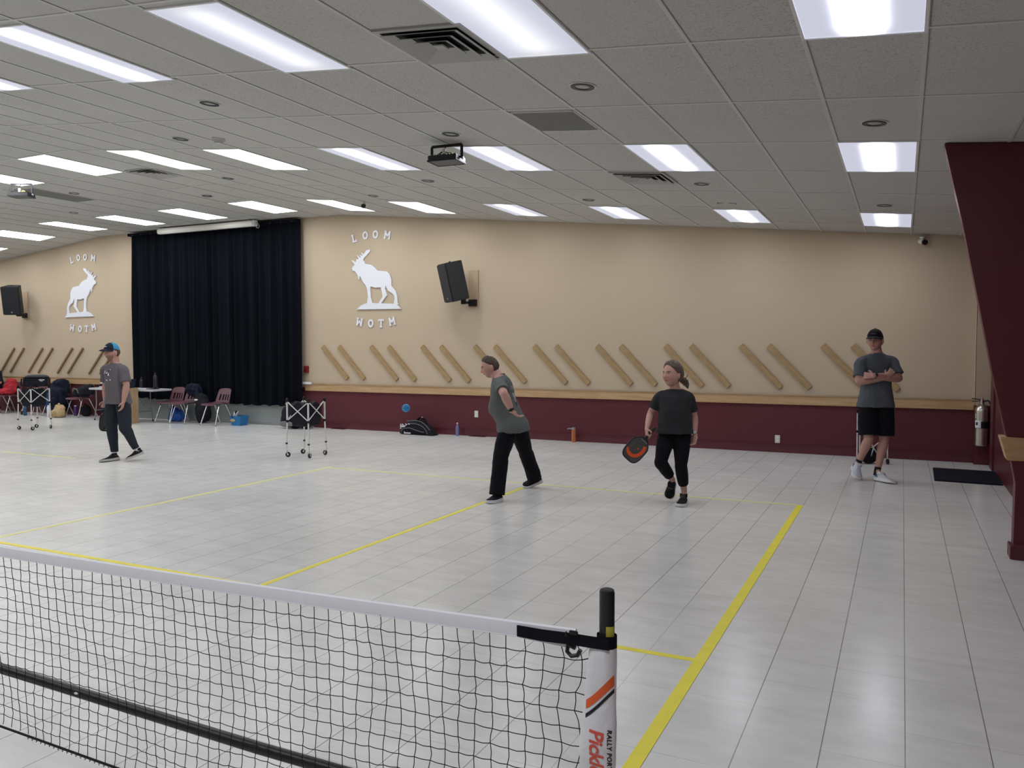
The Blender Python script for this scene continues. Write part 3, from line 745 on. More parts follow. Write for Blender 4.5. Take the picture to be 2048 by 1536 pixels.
# ------------------------------------------------------------------ fire extinguisher on the pilaster
r = empty('fire_extinguisher', (1.85, 3.905, .27), 0, 'silver fire extinguisher hanging on the corner pilaster', 'fire extinguisher')
MB().lathe((0, 0, 0), [(.0, 0), (.075, .0), (.085, .012), (.085, .47), (.078, .51), (.05, .545), (.025, .56), (.025, .58)], 28).build('tank', 'steel', r)
mb = MB(); mb.lathe((0, 0, .57), [(.02, 0), (.024, .015), (.024, .05), (.012, .06), (.012, .075)], 14); mb.build('valve', 'steel', r)
mb = MB(); mb.box((-.05, 0, .625), (.15, .02, .012), ry(.12)); mb.box((-.055, 0, .600), (.13, .02, .01), ry(-.10)); mb.build('lever', 'black', r, bevel=.002)
mb = MB(); mb.tube([(.02, 0, .60), (.07, -.01, .61), (.105, -.01, .56), (.105, -.005, .4), (.10, 0, .05)], .010, 8); mb.build('hose', 'black', r)
mb = MB(); mb.lathe((0, 0, .24), [(.0865, 0), (.0865, .09)], 28); mb.build('strap', 'black', r)
mb = MB(); rs = [[(math.cos(a)*.088, math.sin(a)*.088, z) for a in [math.radians(205+5*j) for j in range(12)]] for z in (.245, .345)]
mb.add(rs[0]+rs[1], [(j, j+1, j+13, j+12) for j in range(11)]); mb.build('label_sticker', 'whiteprint', r)
mb = MB(); mb.add([(x*1.003, y*1.003, .28+(z-.245)*.4) for x, y, z in rs[0][2:7]+rs[1][2:7]], [(j, j+1, j+6, j+5) for j in range(4)]); mb.build('label_print', 'blackprint', r)
MB().box((.0, .045, .42), (.05, .06, .1)).build('wall_hook', 'galv', r)
MB().box((-.075, -.04, .40), (.012, .012, .07)).build('inspection_tag', 'whiteprint', r)

# rubber mat
mb = MB(); mb.prism([(1.245, 2.24), (1.95, 2.20), (1.96, 3.30), (1.26, 3.34)], lambda p, t: Vector((p[0], p[1], .016-.015*t)))
tag(mb.build('rubber_mat', 'mat', bevel=.006), 'black rectangular rubber mat in the far right corner', 'mat')

# ------------------------------------------------------------------ pickleball net
NY = -6.73
def net():
    r = empty('pickleball_net', (0, NY, 0), 0, 'portable net with white top tape and black cord mesh in the foreground', 'net')
    xr, xl = .168, -6.36
    def top(x):
        t = (x-xl)/(xr-xl); return .856+.045*(2*t-1)**2+.0*x
    def bot(x): return .188+.010*math.sin(x*2.1+.6)
    # mesh strings
    mb = MB(); random.seed(3)
    cell = .0480; nxs = int((xr-xl)/cell); nz = 16
    P = {}
    for i in range(nxs+1):
        for k in range(nz+1):
            x = xr-i*cell; u = k/nz; zt = top(x)-.012; zb = bot(x)+.004
            w = .006*math.sin(i*.9+k*.7)+random.uniform(-.0035, .0035); g = min(1, i/4)
            pull = (1-g)*.012*math.sin(k*1.3)
            drift = -.012*math.sin(x*2+u*3)*u + .010*math.sin(u*PI)
            P[i, k] = Vector((x+drift+w*.6+pull, .004*math.sin(i*.4+k*.5), zt+(zb-zt)*u+random.uniform(-.002, .002)*(0 if k in (0, nz) else 1)+.004*math.sin(i*.35+k)*u))
    def cord(a, b, sag, rad=.00125):
        m = (a+b)/2+Vector((sag[0], 0, sag[1])); mb.tube([a, (a+m)/2+Vector((sag[0], 0, sag[1]))*.15, m, (b+m)/2+Vector((sag[0], 0, sag[1]))*.15, b], rad, 5, cap=False)
    near = 74
    for i in range(nxs+1):
        for k in range(nz):
            if i <= near: cord(P[i, k], P[i, k+1], (random.uniform(-.003, .003)+.0025*(1 if k > 9 else .3), 0))
            else: mb.tube([P[i, k], P[i, k+1]], .0014, 3, cap=False)
    for k in range(1, nz):
        for i in range(nxs):
            if i <= near: cord(P[i, k], P[i+1, k], (0, -random.uniform(.001, .004)))
            else: mb.tube([P[i, k], P[i+1, k]], .0014, 3, cap=False)
        tt = max(0, (.905-P[0, k].z)/.84); mb.tube([Vector((.2715-2*(.0335+.013*min(1, tt*3.2))+.010, -.002, P[0, k].z+random.uniform(-.002, .012))), P[0, k]], .0014, 4, cap=False)
    tag(mb.build('net_mesh', 'netcord', r), kind='stuff')
    # top tape folded over the cord
    mb = MB(); rings = []; n = 60
    for i in range(n+1):
        x = .168+(xl-.168)*i/n; z = top(x)+.001
        rings.append([(x, dy, z+dz) for dx, dy, dz in ((0, -.004, -.019), (0, -.0065, .0), (0, -.005, .017), (0, .0, .0205), (0, .005, .017), (0, .0065, 0), (0, .004, -.019), (0, 0, -.0195))])
    tp = mb.loft(rings).build('top_tape', 'nettape', r)
    mb = MB(); mb.tube([(.168+(xl-.168)*i/n, -.0062, top(.168+(xl-.168)*i/n)-.0165) for i in range(n+1)], .0012, 5); mb.build('stitched_edge', 'whiteprint', tp)
    mb = MB(); mb.tube([(.17+(xl-.17)*i/n, 0, bot(.17+(xl-.17)*i/n)) for i in range(n+1)], .0042, 8); bc = mb.build('bottom_cord', 'netcord', r)
    mb = MB()
    for i in range(0, 90):
        x = xr-i*cell*.5-.01
        mb.tube([(x, 0, bot(x)), (x+.006, -.004, bot(x)-.009), (x+.012, 0, bot(x)-.001)], .0012, 4, cap=False)
    mb.build('loop', 'netcord', bc)
    # crossbar just behind the mesh
    mb = MB(); mb.tube([(.24, .03, .372), (-.9, .03, .374), (-2.13, .03, .398), (-3.2, .03, .405), (-6.4, .03, .372)], .0185, 16); cb = mb.build('crossbar', 'tubeblack', r)
    mb = MB(); mb.ell((-1.72, .012, .395), (.010, .004, .004)); mb.build('push_button', 'whiteprint', cb)
    for X, nm in ((.247, 0), (-6.43, 1)):
        mb = MB(); mb.tube([(X, 0, .03), (X, 0, 1.028)], .019, 20, flat=(1, .75), up=(1, 0, 0)); p = mb.build('post', 'tubeblack', r, bevel=.002)
        MB().lathe((X, 0, 1.026), [(.017, 0), (.017, .004), (.013, .006)], 20).build('post_cap', 'speaker_box', p)
        mb = MB(); rs = [[(X+.0195*math.cos(a), .0148*math.sin(a), z) for a in [math.radians(-82+8*j) for j in range(10)]] for z in (.915, .944)]
        mb.add(rs[0]+rs[1], [(j, j+1, j+11, j+10) for j in range(9)]); mb.build('yellow_mark', 'postlabel', p)
        mb = MB(); mb.tube([(X, -.55, .025), (X, .55, .025)], .017, 12); mb.tube([(X, 0, .03), (X, 0, .12)], .024, 14); mb.build('foot', 'tubeblack', r)
    # vinyl sleeve with prints
    mb = MB(); rings = []
    for i in range(36):
        t = i/35; z = .894-.829*t
        a = .0335+.013*min(1, t*3.2); xc = .2525-a + .019
        b = .021+.003*math.sin(z*31)
        ring = []
        for j in range(28):
            th = 2*PI*j/28; w = 1+.05*noise.noise(Vector((math.cos(th)*1.5, math.sin(th)*1.5, z*22)))+.03*noise.noise(Vector((math.cos(th)*3, math.sin(th)*3, z*60)))
            ed = math.copysign(abs(math.cos(th))**.8, math.cos(th))
            ring.append((xc+a*ed*w, b*math.sin(th)*w, z+.004*math.sin(th*2)))
        rings.append(ring)
    sl = mb.loft(rings).build('post_sleeve', 'netsleeve', r, smooth=70)
    bvh = BVHTree.FromPolygons([v.co[:] for v in sl.data.vertices], [tuple(p.vertices) for p in sl.data.polygons])
    def snap(x, z, off=.0012):
        h = bvh.ray_cast(Vector((x, -.3, z)), Vector((0, 1, 0)))
        return Vector((x, (h[0].y if h[0] else -.015)-off, z))
    def stripe(nm, m, L0, L1, R0, R1):
        mb = MB(); vs = []; n = 16
        for i in range(n+1):
            t = i/n; bend = -.005*math.sin(t*PI)*(1-t)
            x = L0[0]+(R0[0]-L0[0])*t
            for a, b in ((L0, R0), (L1, R1)): vs.append(snap(x, a[1]+(b[1]-a[1])*t+bend))
        mb.add(vs, [(2*i, 2*i+1, 2*i+3, 2*i+2) for i in range(n)]); mb.build(nm, m, sl, smooth=0)
    stripe('orange_stripe', 'orangeprint', (.199, .756), (.199, .7345), (.2695, .829), (.2695, .802))
    stripe('black_stripe', 'blackprint', (.199, .7235), (.199, .7135), (.2695, .7955), (.2695, .785))
    def word(txt, nm, m, x0, z0, size, shear=0.0, space=1.0, bold=0.0, sx=1.0):
        cu = bpy.data.curves.new('t', 'FONT'); cu.body = txt; cu.size = size; cu.shear = shear; cu.space_character = space; cu.offset = bold; cu.resolution_u = 3
        ob = bpy.data.objects.new('t', cu); COL.objects.link(ob)
        me = bpy.data.meshes.new_from_object(ob.evaluated_get(bpy.context.evaluated_depsgraph_get())); bpy.data.objects.remove(ob)
        bm = bmesh.new(); bm.from_mesh(me); bmesh.ops.triangulate(bm, faces=bm.faces)
        bmesh.ops.subdivide_edges(bm, edges=[e for e in bm.edges if e.calc_length() > .006], cuts=1); bm.to_mesh(me); bm.free()
        for v in me.vertices: v.co = snap(x0+v.co.y, z0-v.co.x*sx)
        me.materials.append(M[m]); o = bpy.data.objects.new(nm, me); COL.objects.link(o); o.parent = sl
    word('Pickle', 'red_lettering', 'redprint', .2125, .693, .050, .12, .98, .0012, 1.0)
    word('RALLY PORTA', 'black_lettering', 'blackprint', .2560, .695, .0135, .2, 1.15, .0005, 1.15)
    # buckled strap pulling the tape to the post
    mb = MB()
    zz = [(.012, .897, .0145), (.08, .896, .015), (.16, .902, .0145), (.21, .905, .0145), (.262, .906, .0145)]
    rings = [[(x, -.010-.014*max(0, min(1, (x-.12)/.08)), z-h), (x, -.013-.014*max(0, min(1, (x-.12)/.08)), z-h), (x, -.013-.014*max(0, min(1, (x-.12)/.08)), z+h), (x, -.010-.014*max(0, min(1, (x-.12)/.08)), z+h)] for x, z, h in zz]
    st = mb.loft(rings).build('strap', 'nylonblack', r, smooth=60, bevel=.001)
    mb = MB(); loop = [[(.247+.0235*math.cos(a)*k, .0195*math.sin(a)*k, z) for a in [2*PI*j/32 for j in range(32)]] for k, z in ((1, .891), (1.06, .891), (1.06, .921), (1, .921))]
    mb.loft(loop, closed=True); mb.build('strap_loop', 'nylonblack', st)
    mb = MB(); mb.box((.172, -.028, .922), (.022, .008, .010)); mb.box((.152, -.026, .915), (.006, .006, .014)); mb.build('buckle', 'black', st, bevel=.002)
    mb = MB(); mb.tube([(.150, -.008, .884), (.148, -.010, .866), (.160, -.012, .857), (.176, -.012, .862), (.184, -.012, .876)], .0055, 8); mb.tube([(.152, -.008, .884), (.17, -.01, .878)], .006, 8); mb.build('hook', 'black', st)
    mb = MB(); mb.prism([(.018, .879), (.168, .874), (.168, .880), (.018, .885)], lambda p, t: Vector((p[0], -.0085+.003*t, p[1]))); mb.build('tape_end', 'nettape', r)
net()

# ------------------------------------------------------------------ chairs
def cr(p0, p1, p2, p3, t):
    return .5*((2*p1)+(-p0+p2)*t+(2*p0-5*p1+4*p2-p3)*t*t+(-p0+3*p1-3*p2+p3)*t**3)
def spline(pts, n=6):
    pts = [Vector(p) for p in pts]; out = []
    for i in range(len(pts)-1):
        a = pts[max(i-1, 0)]; d = pts[min(i+2, len(pts)-1)]
        for k in range(n): out.append(cr(a, pts[i], pts[i+1], d, k/n))
    return out+[pts[-1]]
def grid_shell(fn, nu, nv, thick, hole=None):
    """curved shell fn(u, v) with real thickness; hole(u, v) drops cells"""
    mb = MB(); N = (nu+1)*(nv+1); top = [fn(i/nu, j/nv) for j in range(nv+1) for i in range(nu+1)]
    nrm = []
    for j in range(nv+1):
        for i in range(nu+1):
            a = top[j*(nu+1)+min(i+1, nu)]-top[j*(nu+1)+max(i-1, 0)]; b = top[min(j+1, nv)*(nu+1)+i]-top[max(j-1, 0)*(nu+1)+i]
            nrm.append(a.cross(b).normalized())
    vs = top+[p-n*thick for p, n in zip(top, nrm)]
    keep = {(i, j) for i in range(nu) for j in range(nv) if not (hole and hole((i+.5)/nu, (j+.5)/nv))}
    fs = []
    def id_(i, j): return j*(nu+1)+i
    for (i, j) in keep:
        a, b, c, d = id_(i, j), id_(i+1, j), id_(i+1, j+1), id_(i, j+1)
        fs.append((a, b, c, d)); fs.append((a+N, d+N, c+N, b+N))
        for (di, dj, p, q) in ((0, -1, a, b), (1, 0, b, c), (0, 1, c, d), (-1, 0, d, a)):
            if (i+di, j+dj) not in keep: fs.append((p, p+N, q+N, q))
    mb.add(vs, fs)
    return mb
def make_chair():
    r = empty('stacking_chair', (0, 0, 0))
    def seat(u, v):
        x = (u-.5)*.42*(1-.06*(1-v)**2); y = -.24+v*.40
        z = .445+.020*(2*u-1)**2*(.5+v*.5)-.03*(max(0, .18-v)/.18)**2-.010*math.sin(v*PI)
        return Vector((x, y, z))
    grid_shell(seat, 16, 14, .008).build('seat', 'maroonplastic', r, smooth=60)
    def back(u, v):
        w = .40-.05*v; k = abs(2*u-1); rnd = max(0, v-.80)/.20
        x = (u-.5)*w*(1-.10*rnd**2); y = .16+.10*v+.035*(1-k**2)-.02
        z = .455+v*.29-.02*rnd*k**4
        return Vector((x, y, z))
    def hole(u, v): return .14 < v < .56 and min(abs(u-c) for c in (.2, .4, .6, .8)) < .045 and not (v > .5 and abs(u-.5) > .35)
    grid_shell(back, 44, 26, .007, hole).build('backrest', 'maroonplastic', r, smooth=60)
    for s in (-1, 1):
        o = MB().tube(spline([(s*.215, -.235, .012), (s*.175, -.10, .385), (s*.165, -.05, .425), (s*.165, .02, .432)]), .0115, 10).build('leg', 'chrome', r)
        MB().lathe((s*.216, -.238, 0), [(.013, 0), (.014, .004), (.014, .022), (.011, .026)], 10).build('foot_cap', 'galv', o)
        o = MB().tube(spline([(s*.205, .27, .012), (s*.170, .11, .385), (s*.165, .06, .425), (s*.165, -.0, .432)]), .0115, 10).build('leg', 'chrome', r)
        MB().lathe((s*.206, .272, 0), [(.013, 0), (.014, .004), (.014, .022), (.011, .026)], 10).build('foot_cap', 'galv', o)
    MB().tube([(-.165, .05, .428), (.165, .05, .428)], .009, 8).build('crossbar', 'chrome', r)
    return r
CH = [(-13.19, 3.70, 0, 'burgundy plastic chair beside the folding table, blue bag under it'), (-12.75, 3.70, 0, 'burgundy plastic chair with a dark jacket over its backrest'),
      (-11.86, 3.70, -.04, 'burgundy plastic chair standing alone beside the blue bin'), (-16.20, 3.78, .03, 'burgundy chair left of the man in the blue cap, loaded with a black bag'),
      (-17.06, 3.80, 0, 'burgundy chair buried under dark coats'), (-17.85, 3.80, 0, 'burgundy chair behind the left ball cart, in front of the dark coats'), (-18.86, 3.80, 0, 'burgundy chair with a red jacket on it'),
      (-19.42, 3.78, 0, 'burgundy chair under the seated person at the left edge')]
c0 = make_chair()
for i, (x, y, a, lab) in enumerate(CH):
    o = c0 if i == 0 else copy_tree(c0)
    o.location = (x, y, 0); o.rotation_euler = (0, 0, a); tag(o, lab, 'chair', 'burgundy chairs along the far wall')

# ------------------------------------------------------------------ cloth lumps and bags
def remesh(mb, voxel, it=2, fac=.5):
    me = mb.mesh('tmp'); ob = bpy.data.objects.new('tmp', me); COL.objects.link(ob)
    m = ob.modifiers.new('r', 'REMESH'); m.mode = 'VOXEL'; m.voxel_size = voxel; m.use_smooth_shade = True
    if it: s = ob.modifiers.new('s', 'SMOOTH'); s.factor = fac; s.iterations = it
    out = bpy.data.meshes.new_from_object(ob.evaluated_get(bpy.context.evaluated_depsgraph_get()))
    bpy.data.objects.remove(ob); bpy.data.meshes.remove(me); return out
def obj_from(me, name, mats, parent=None, at=None):
    for x in (mats if isinstance(mats, (list, tuple)) else [mats]): me.materials.append(M[x])
    me.shade_smooth()
    o = bpy.data.objects.new(name, me); COL.objects.link(o)
    if parent: o.parent = parent
    if at is not None: o.location = at
    return o
def displace(me, fn):
    """move every vertex along its own normal by fn(co)"""
    co = [v.co.copy() for v in me.vertices]; nr = [v.normal.copy() for v in me.vertices]; out = []
    for c, n in zip(co, nr):
        c = c+n*fn(c); out += [c.x, c.y, c.z]
    me.vertices.foreach_set('co', out); me.update()
def lump(name, m, ells, amp=.02, sc=9, voxel=.02, parent=None, at=(0, 0, 0), zmin=.002, seed=0):
    mb = MB()
    for e in ells:
        mb.ell(e[0], e[1], 14, 9, rot=(rz(e[2]) if len(e) > 2 else None), fn=lambda p: Vector([math.copysign(abs(c)**.75, c) for c in p]))
    me = remesh(mb, voxel, 2)
    off = Vector((seed*7.3, seed, 0)); displace(me, lambda c: amp*(noise.noise(c*sc+off)+.5*noise.noise((c*sc+off)*2.3)))
    for v in me.vertices:
        if v.co.z < zmin: v.co.z = zmin
    return obj_from(me, name, m, parent, at)

# paddle bag at the wall
r = empty('paddle_bag', (-7.08, 3.93, 0), -.05, 'black sports bag with grey piping and white marks on the floor by the wall', 'bag')
mb = MB(); rings = []
def bagprof(s):
    h = .28*(max(0, math.sin(PI*min(1, s*1.02+.02)))**.45)*(1-.38*max(0, s-.35)**1.2/.6); return h
for i in range(25):
    s = i/24; x = -.36+.72*s; h = max(.02, bagprof(s)); w = .135*(1-.25*abs(2*s-1)**3)
    rings.append([(x+.02*math.sin(th), w*math.copysign(abs(math.cos(th))**.7, math.cos(th)), h/2+h/2*math.copysign(abs(math.sin(th))**.75, math.sin(th))+.002) for th in [2*PI*j/22 for j in range(22)]])
mb.loft(rings).build('body', 'blackfab', r, smooth=70)
def arc_on(pts, rad, m, nm): MB().tube(spline(pts, 6), rad, 6).build(nm, m, r)
arc_on([(-.30, -.135, .03), (-.27, -.138, .10), (-.12, -.139, .125), (.06, -.139, .085), (.20, -.136, .06)], .006, 'greyfab', 'piping')
arc_on([(-.10, -.135, .21), (.06, -.130, .20), (.20, -.128, .14), (.27, -.125, .03)], .006, 'greyfab', 'piping')
arc_on([(-.20, -.10, .245), (.0, -.09, .262), (.16, -.09, .22), (.30, -.09, .10)], .007, 'greyfab', 'piping')
mb = MB()
for k, w in enumerate((.03, .018, .02, .014, .02, .018, .02)): mb.box((-.23+.022*k, -.142, .035+(.006 if k == 0 else 0)), (.014, .004, .022+(.012 if k == 0 else 0)))
mb.box((-.165, -.142, .024), (.15, .004, .006)); mb.build('logo_marks', 'whiteprint', r, bevel=.001)
mb = MB()
for (x, z, a) in ((-.29, .15, .5), (-.26, .175, .9), (-.22, .16, -.3), (-.19, .19, .4), (-.13, .20, .2), (-.25, .145, .1)): mb.box((x, -.137, z), (.045, .006, .016), ry(a))
mb.build('white_patch', 'whiteprint', r, bevel=.002)
MB().box((-.355, -.06, .14), (.012, .07, .09)).build('side_tag', 'whiteprint', r, bevel=.003)
mb = MB(); mb.tube(spline([(.0, -.02, .255), (.03, -.05, .30), (.10, -.05, .315), (.15, -.02, .24)]), .010, 8, flat=(1, 2)); mb.tube(spline([(.02, .03, .25), (.06, .02, .29), (.12, .02, .29), (.16, .02, .23)]), .010, 8); mb.build('handle', 'nylonblack', r)
MB().box((.11, -.06, .325), (.03, .012, .02)).build('buckle', 'galv', r)

# bottles
def bottle(x, y, prof, m, lab, capm='capwhite', capz=(0, 0), capr=.02, handle=False, z=0.0, grp=None):
    r = empty('water_bottle', (x, y, z), 0, lab, 'bottle', grp)
    MB().lathe((0, 0, 0), prof, 24).build('body', m, r)
    o = MB().lathe((0, 0, capz[0]), [(capr, 0), (capr, capz[1]*.9), (capr*.85, capz[1])], 20).build('cap', capm, r)
    if handle: MB().tube(spline([(-capr, 0, capz[0]+.01), (-capr-.05, 0, capz[0]+.012), (-capr-.075, 0, capz[0]+.0)]), .009, 8, flat=(1, 1.5)).build('spout', capm, o)
    return r
PET = [(0, .001), (.028, .001), (.031, .01), (.029, .06), (.031, .10), (.030, .15), (.026, .175), (.013, .205), (.012, .22)]
bottle(-6.33, 4.03, PET, 'bluewater', 'clear plastic bottle with a bluish tint by the wall outlet', 'capwhite', (.22, .02), .014)
bottle(-9.62, 4.00, PET, 'clear', 'clear plastic bottle beside the black duffel behind the ball cart', 'capwhite', (.22, .018), .014)
bottle(-4.08, 4.03, [(0, .001), (.033, .001), (.036, .01), (.036, .20), (.034, .215)], 'orange', 'orange bottle with a brown flip lid by the maroon wall', 'galv', (.215, .035), .034, True)
bottle(-17.72, 3.45, [(0, .001), (.036, .001), (.038, .01), (.038, .19), (.03, .21)], 'bottleblue', 'slate blue bottle on the floor behind the left ball cart', 'bottledark', (.21, .03), .028)
bottle(-16.73, 3.36, [(0, .001), (.036, .001), (.038, .01), (.038, .22), (.032, .245), (.022, .255)], 'bottlewhite', 'tall white bottle on the floor right of the left ball cart', 'bottlewhite', (.25, .03), .024)
bottle(-18.0, 3.55, [(0, .001), (.024, .001), (.028, .09)], 'bottledark', 'small dark cup on the floor left of the slate blue bottle', 'pine', (.09, .015), .026)
bottle(-16.58, 3.92, [(0, .001), (.035, .001), (.037, .01), (.037, .20), (.03, .22)], 'purple', 'purple bottle under the chair with the black bag', 'capwhite', (.20, .04), .030)
bottle(-13.54, 3.62, [(0, .001), (.042, .001), (.046, .01), (.046, .24), (.036, .28), (.02, .30)], 'bottledark', 'dark metal flask standing on the folding table', 'bottledark', (.29, .05), .025, z=.715)
bottle(-14.02, 3.66, [(0, .001), (.036, .001), (.038, .01), (.038, .16), (.030, .19), (.018, .2)], 'bottledark', 'smaller dark flask behind the navy tub on the table', 'bottledark', (.2, .04), .02, z=.715)

# black duffel behind the ball cart
r = empty('duffel_bag', (-9.93, 3.80, 0), 0, 'bulky black duffel bag on the floor at the curtain edge', 'bag')
lump('body', 'blackfab', [((0, 0, .22), (.27, .14, .22)), ((.10, 0, .30), (.20, .13, .24)), ((.28, .0, .20), (.14, .12, .20))], .03, 6, .02, r)
lump('front_pocket', 'greyfab', [((-.04, -.15, .10), (.17, .025, .055))], .01, 12, .01, r)
MB().tube(spline([(-.14, -.05, .47), (-.08, -.09, .52), (.0, -.10, .50), (.04, -.06, .46)]), .010, 8).build('orange_handle', 'postlabel', r)
MB().tube(spline([(.20, -.13, .08), (.16, -.15, .22), (.20, -.13, .36)]), .008, 8, flat=(1, 2)).build('strap', 'greyfab', r)

# things under and on the chairs near the curtain
r = empty('plastic_bag', (-13.22, 3.88, 0), 0, 'crumpled blue plastic bag under the burgundy chair', 'bag')
lump('body', 'bluebag', [((0, 0, .13), (.22, .10, .13)), ((-.06, 0, .22), (.11, .07, .08))], .035, 9, .015, r)
MB().tube(spline([(-.12, 0, .26), (-.10, -.03, .33), (-.02, 0, .27)]), .012, 6, flat=(1, 2.5)).build('handle', 'bluebag', r)
r = empty('jacket', (-12.75, 3.70, 0), 0, 'dark jacket draped over the backrest of the second burgundy chair', 'jacket')
lump('body', 'navyfab', [((.03, .20, .70), (.22, .055, .14)), ((.10, .235, .60), (.16, .03, .14)), ((.05, .15, .74), (.19, .04, .08))], .02, 10, .013, r)
lump('sleeve', 'navyfab', [((.20, .14, .58), (.05, .045, .17))], .015, 10, .013, r, seed=2)
r = empty('tall_bag', (-12.42, 3.86, 0), 0, 'tall black bag standing right of the chair with the jacket', 'bag')
lump('body', 'blackfab', [((0, 0, .26), (.17, .13, .26)), ((-.05, .02, .48), (.14, .1, .16))], .025, 6, .02, r, seed=4)
lump('white_tag', 'whiteprint', [((-.05, -.135, .50), (.045, .012, .02), .2)], .004, 20, .006, r)
mb = MB()
def binv(z, k): return [(sx*(.130+k), sy*(.12+k*.7), z) for sx, sy in ((-1, -1), (1, -1), (1, 1), (-1, 1))]
r = empty('storage_bin', (-11.37, 3.83, 0), .02, 'bright blue plastic bin with a label, a shoe sticking out', 'bin')
mb.loft([binv(.002, -.02), binv(.19, .012), binv(.19, .004), binv(.01, -.028)]); mb.build('tub', 'bluebin', r, smooth=0, bevel=.004)
mb = MB(); mb.loft([binv(.18, .014), binv(.197, .018), binv(.197, .002), binv(.18, .002)], closed=True, cap=False); mb.build('rim', 'bluebin', r, smooth=0)
MB().ell((-.06, -.128, .11), (.068, .006, .028)).build('label_sticker', 'tanbag', r)
MB().box((-.06, -.132, .178), (.06, .006, .018)).build('handle_slot', 'ventdark', r)
r = empty('sneaker', (-11.44, 3.83, .17), (0, -1.15, .3), 'black and white sneaker standing in the blue bin', 'shoe')
lump('upper', 'shoe_black', [((0, 0, .05), (.12, .045, .035)), ((-.06, 0, .08), (.05, .04, .045))], .004, 20, .008, r, zmin=-1)
lump('sole', 'sole_white', [((0, 0, .015), (.13, .047, .015))], .001, 20, .008, r, zmin=-1)
lump('side_stripe', 'whiteprint', [((.02, -.042, .05), (.05, .006, .02)), ((.06, -.02, .07), (.03, .02, .012))], .001, 20, .006, r, zmin=-1)

# oak cabinet box and folding tables
r = empty('lectern_box', (-13.87, 3.10, 0), 0, 'oak veneer box on the floor behind the man in the blue cap', 'cabinet')
MB().box((0, 0, .375), (.42, .36, .75)).build('body', 'oak_box', r, bevel=.006)
MB().box((0, 0, .01), (.40, .34, .02)).build('plinth', 'galv', r)
mb = MB(); mb.box((.195, -.181, .375), (.006, .004, .70)); mb.build('edge_strip', 'pine', r)
r = empty('plastic_tub', (-13.82, 3.10, .753), 0, 'navy plastic tub with white marks on top of the oak box', 'tub')
mb = MB(); mb.loft([[(sx*(.14+k), sy*(.11+k), z) for sx, sy in ((-1, -1), (1, -1), (1, 1), (-1, 1))] for z, k in ((0, 0), (.15, .02), (.15, .012), (.02, -.01))]); mb.build('body', 'navyplastic', r, smooth=0, bevel=.004)
mb = MB(); mb.box((0, 0, .165), (.34, .28, .03)); mb.build('lid', 'navyplastic', r, bevel=.008)
mb = MB(); mb.box((.10, -.128, .07), (.04, .004, .05)); mb.box((.09, -.129, .03), (.03, .004, .02)); mb.build('white_marks', 'whiteprint', r)
def table(cx, cy, L, W, lab):
    r = empty('folding_table', (cx, cy, 0), 0, lab, 'table')
    MB().box((0, 0, .692), (L, W, .042)).build('tabletop', 'tabletop', r, bevel=.012)
    for s in (-1, 1):
        for t in (-1, 1):
            x = -(L/2-.15) if s < 0 else L/2-.58; o = MB().tube([(x, t*(W/2-.08), .67), (x, t*(W/2-.08), .35), (x+s*.03, t*(W/2-.05), .02)], .013, 8).build('leg', 'galv', r)
            MB().lathe((x+s*.03, t*(W/2-.05), 0), [(.017, 0), (.017, .03)], 10).build('foot_cap', 'black', o)
        MB().tube([(x, -(W/2-.06), .22), (x, W/2-.06, .22)], .010, 8).build('crossbar', 'galv', r)
        MB().tube([(x, 0, .35), (x-s*.30, 0, .67)], .009, 8).build('brace', 'galv', r)
table(-14.27, 3.56, 2.02, .50, 'long white folding table behind the man in the blue cap, before the dark curtain')
MB_o = MB(); MB_o.box((0, 0, .004), (.30, .20, .008)); tag(MB_o.build('papers', 'whiteprint', at=(-13.90, 3.50, .716)), 'white papers on the folding table', 'papers')
mb = MB(); mb.box((0, 0, .006), (.22, .16, .012)); tag(mb.build('dark_folder', 'black', at=(-13.46, 3.48, .716)), 'thin dark folder on the folding table beside the flask', 'folder')
r = empty('gym_shoe', (-15.00, 3.52, .715), .2, 'black and white shoe lying on the left end of the folding table', 'shoe')
lump('upper', 'shoe_black', [((0, 0, .055), (.15, .06, .045)), ((.06, 0, .08), (.08, .06, .045))], .006, 18, .01, r)
lump('sole', 'sole_white', [((0, 0, .018), (.16, .065, .016))], .002, 18, .01, r)
lump('white_panel', 'whiteprint', [((-.04, -.02, .10), (.07, .045, .02)), ((.10, -.02, .115), (.05, .04, .015))], .004, 18, .01, r)

# left hand clutter
r = empty('backpack', (-16.08, 3.76, .455), 0, 'black backpack slumped on the chair left of the man in the blue cap', 'bag')
lump('body', 'blackfab', [((-.02, -.02, .10), (.19, .15, .10)), ((.14, .02, .17), (.15, .13, .13)), ((-.1, 0, .17), (.07, .08, .06))], .03, 7, .02, r)
MB().tube(spline([(-.16, -.12, .10), (-.10, -.16, .20), (.0, -.15, .18), (.05, -.15, .10)]), .012, 8, flat=(1, 2)).build('strap', 'greyfab', r)
r = empty('large_bag', (-15.10, 3.70, 0), 0, 'large black bag standing under the left end of the folding table', 'bag')
lump('body', 'navyfab', [((0, 0, .27), (.24, .15, .27)), ((.1, .02, .40), (.17, .11, .16))], .03, 5, .022, r, seed=5)
MB().tube(spline([(-.1, -.08, .52), (0, -.12, .60), (.1, -.08, .54)]), .012, 8).build('handle', 'nylonblack', r)
r = empty('coat', (-17.06, 3.80, 0), 0, 'dark winter coats heaped over a chair right of the left ball cart', 'coat')
lump('body', 'navyfab', [((0, .10, .66), (.22, .14, .20)), ((.05, -.05, .50), (.23, .20, .16)), ((.10, -.10, .28), (.16, .14, .28)), ((-.02, .18, .45), (.2, .08, .4))], .045, 5, .022, r, seed=3)
lump('blue_lining', 'bluefab', [((.05, -.26, .30), (.07, .035, .26), .3)], .02, 8, .015, r)
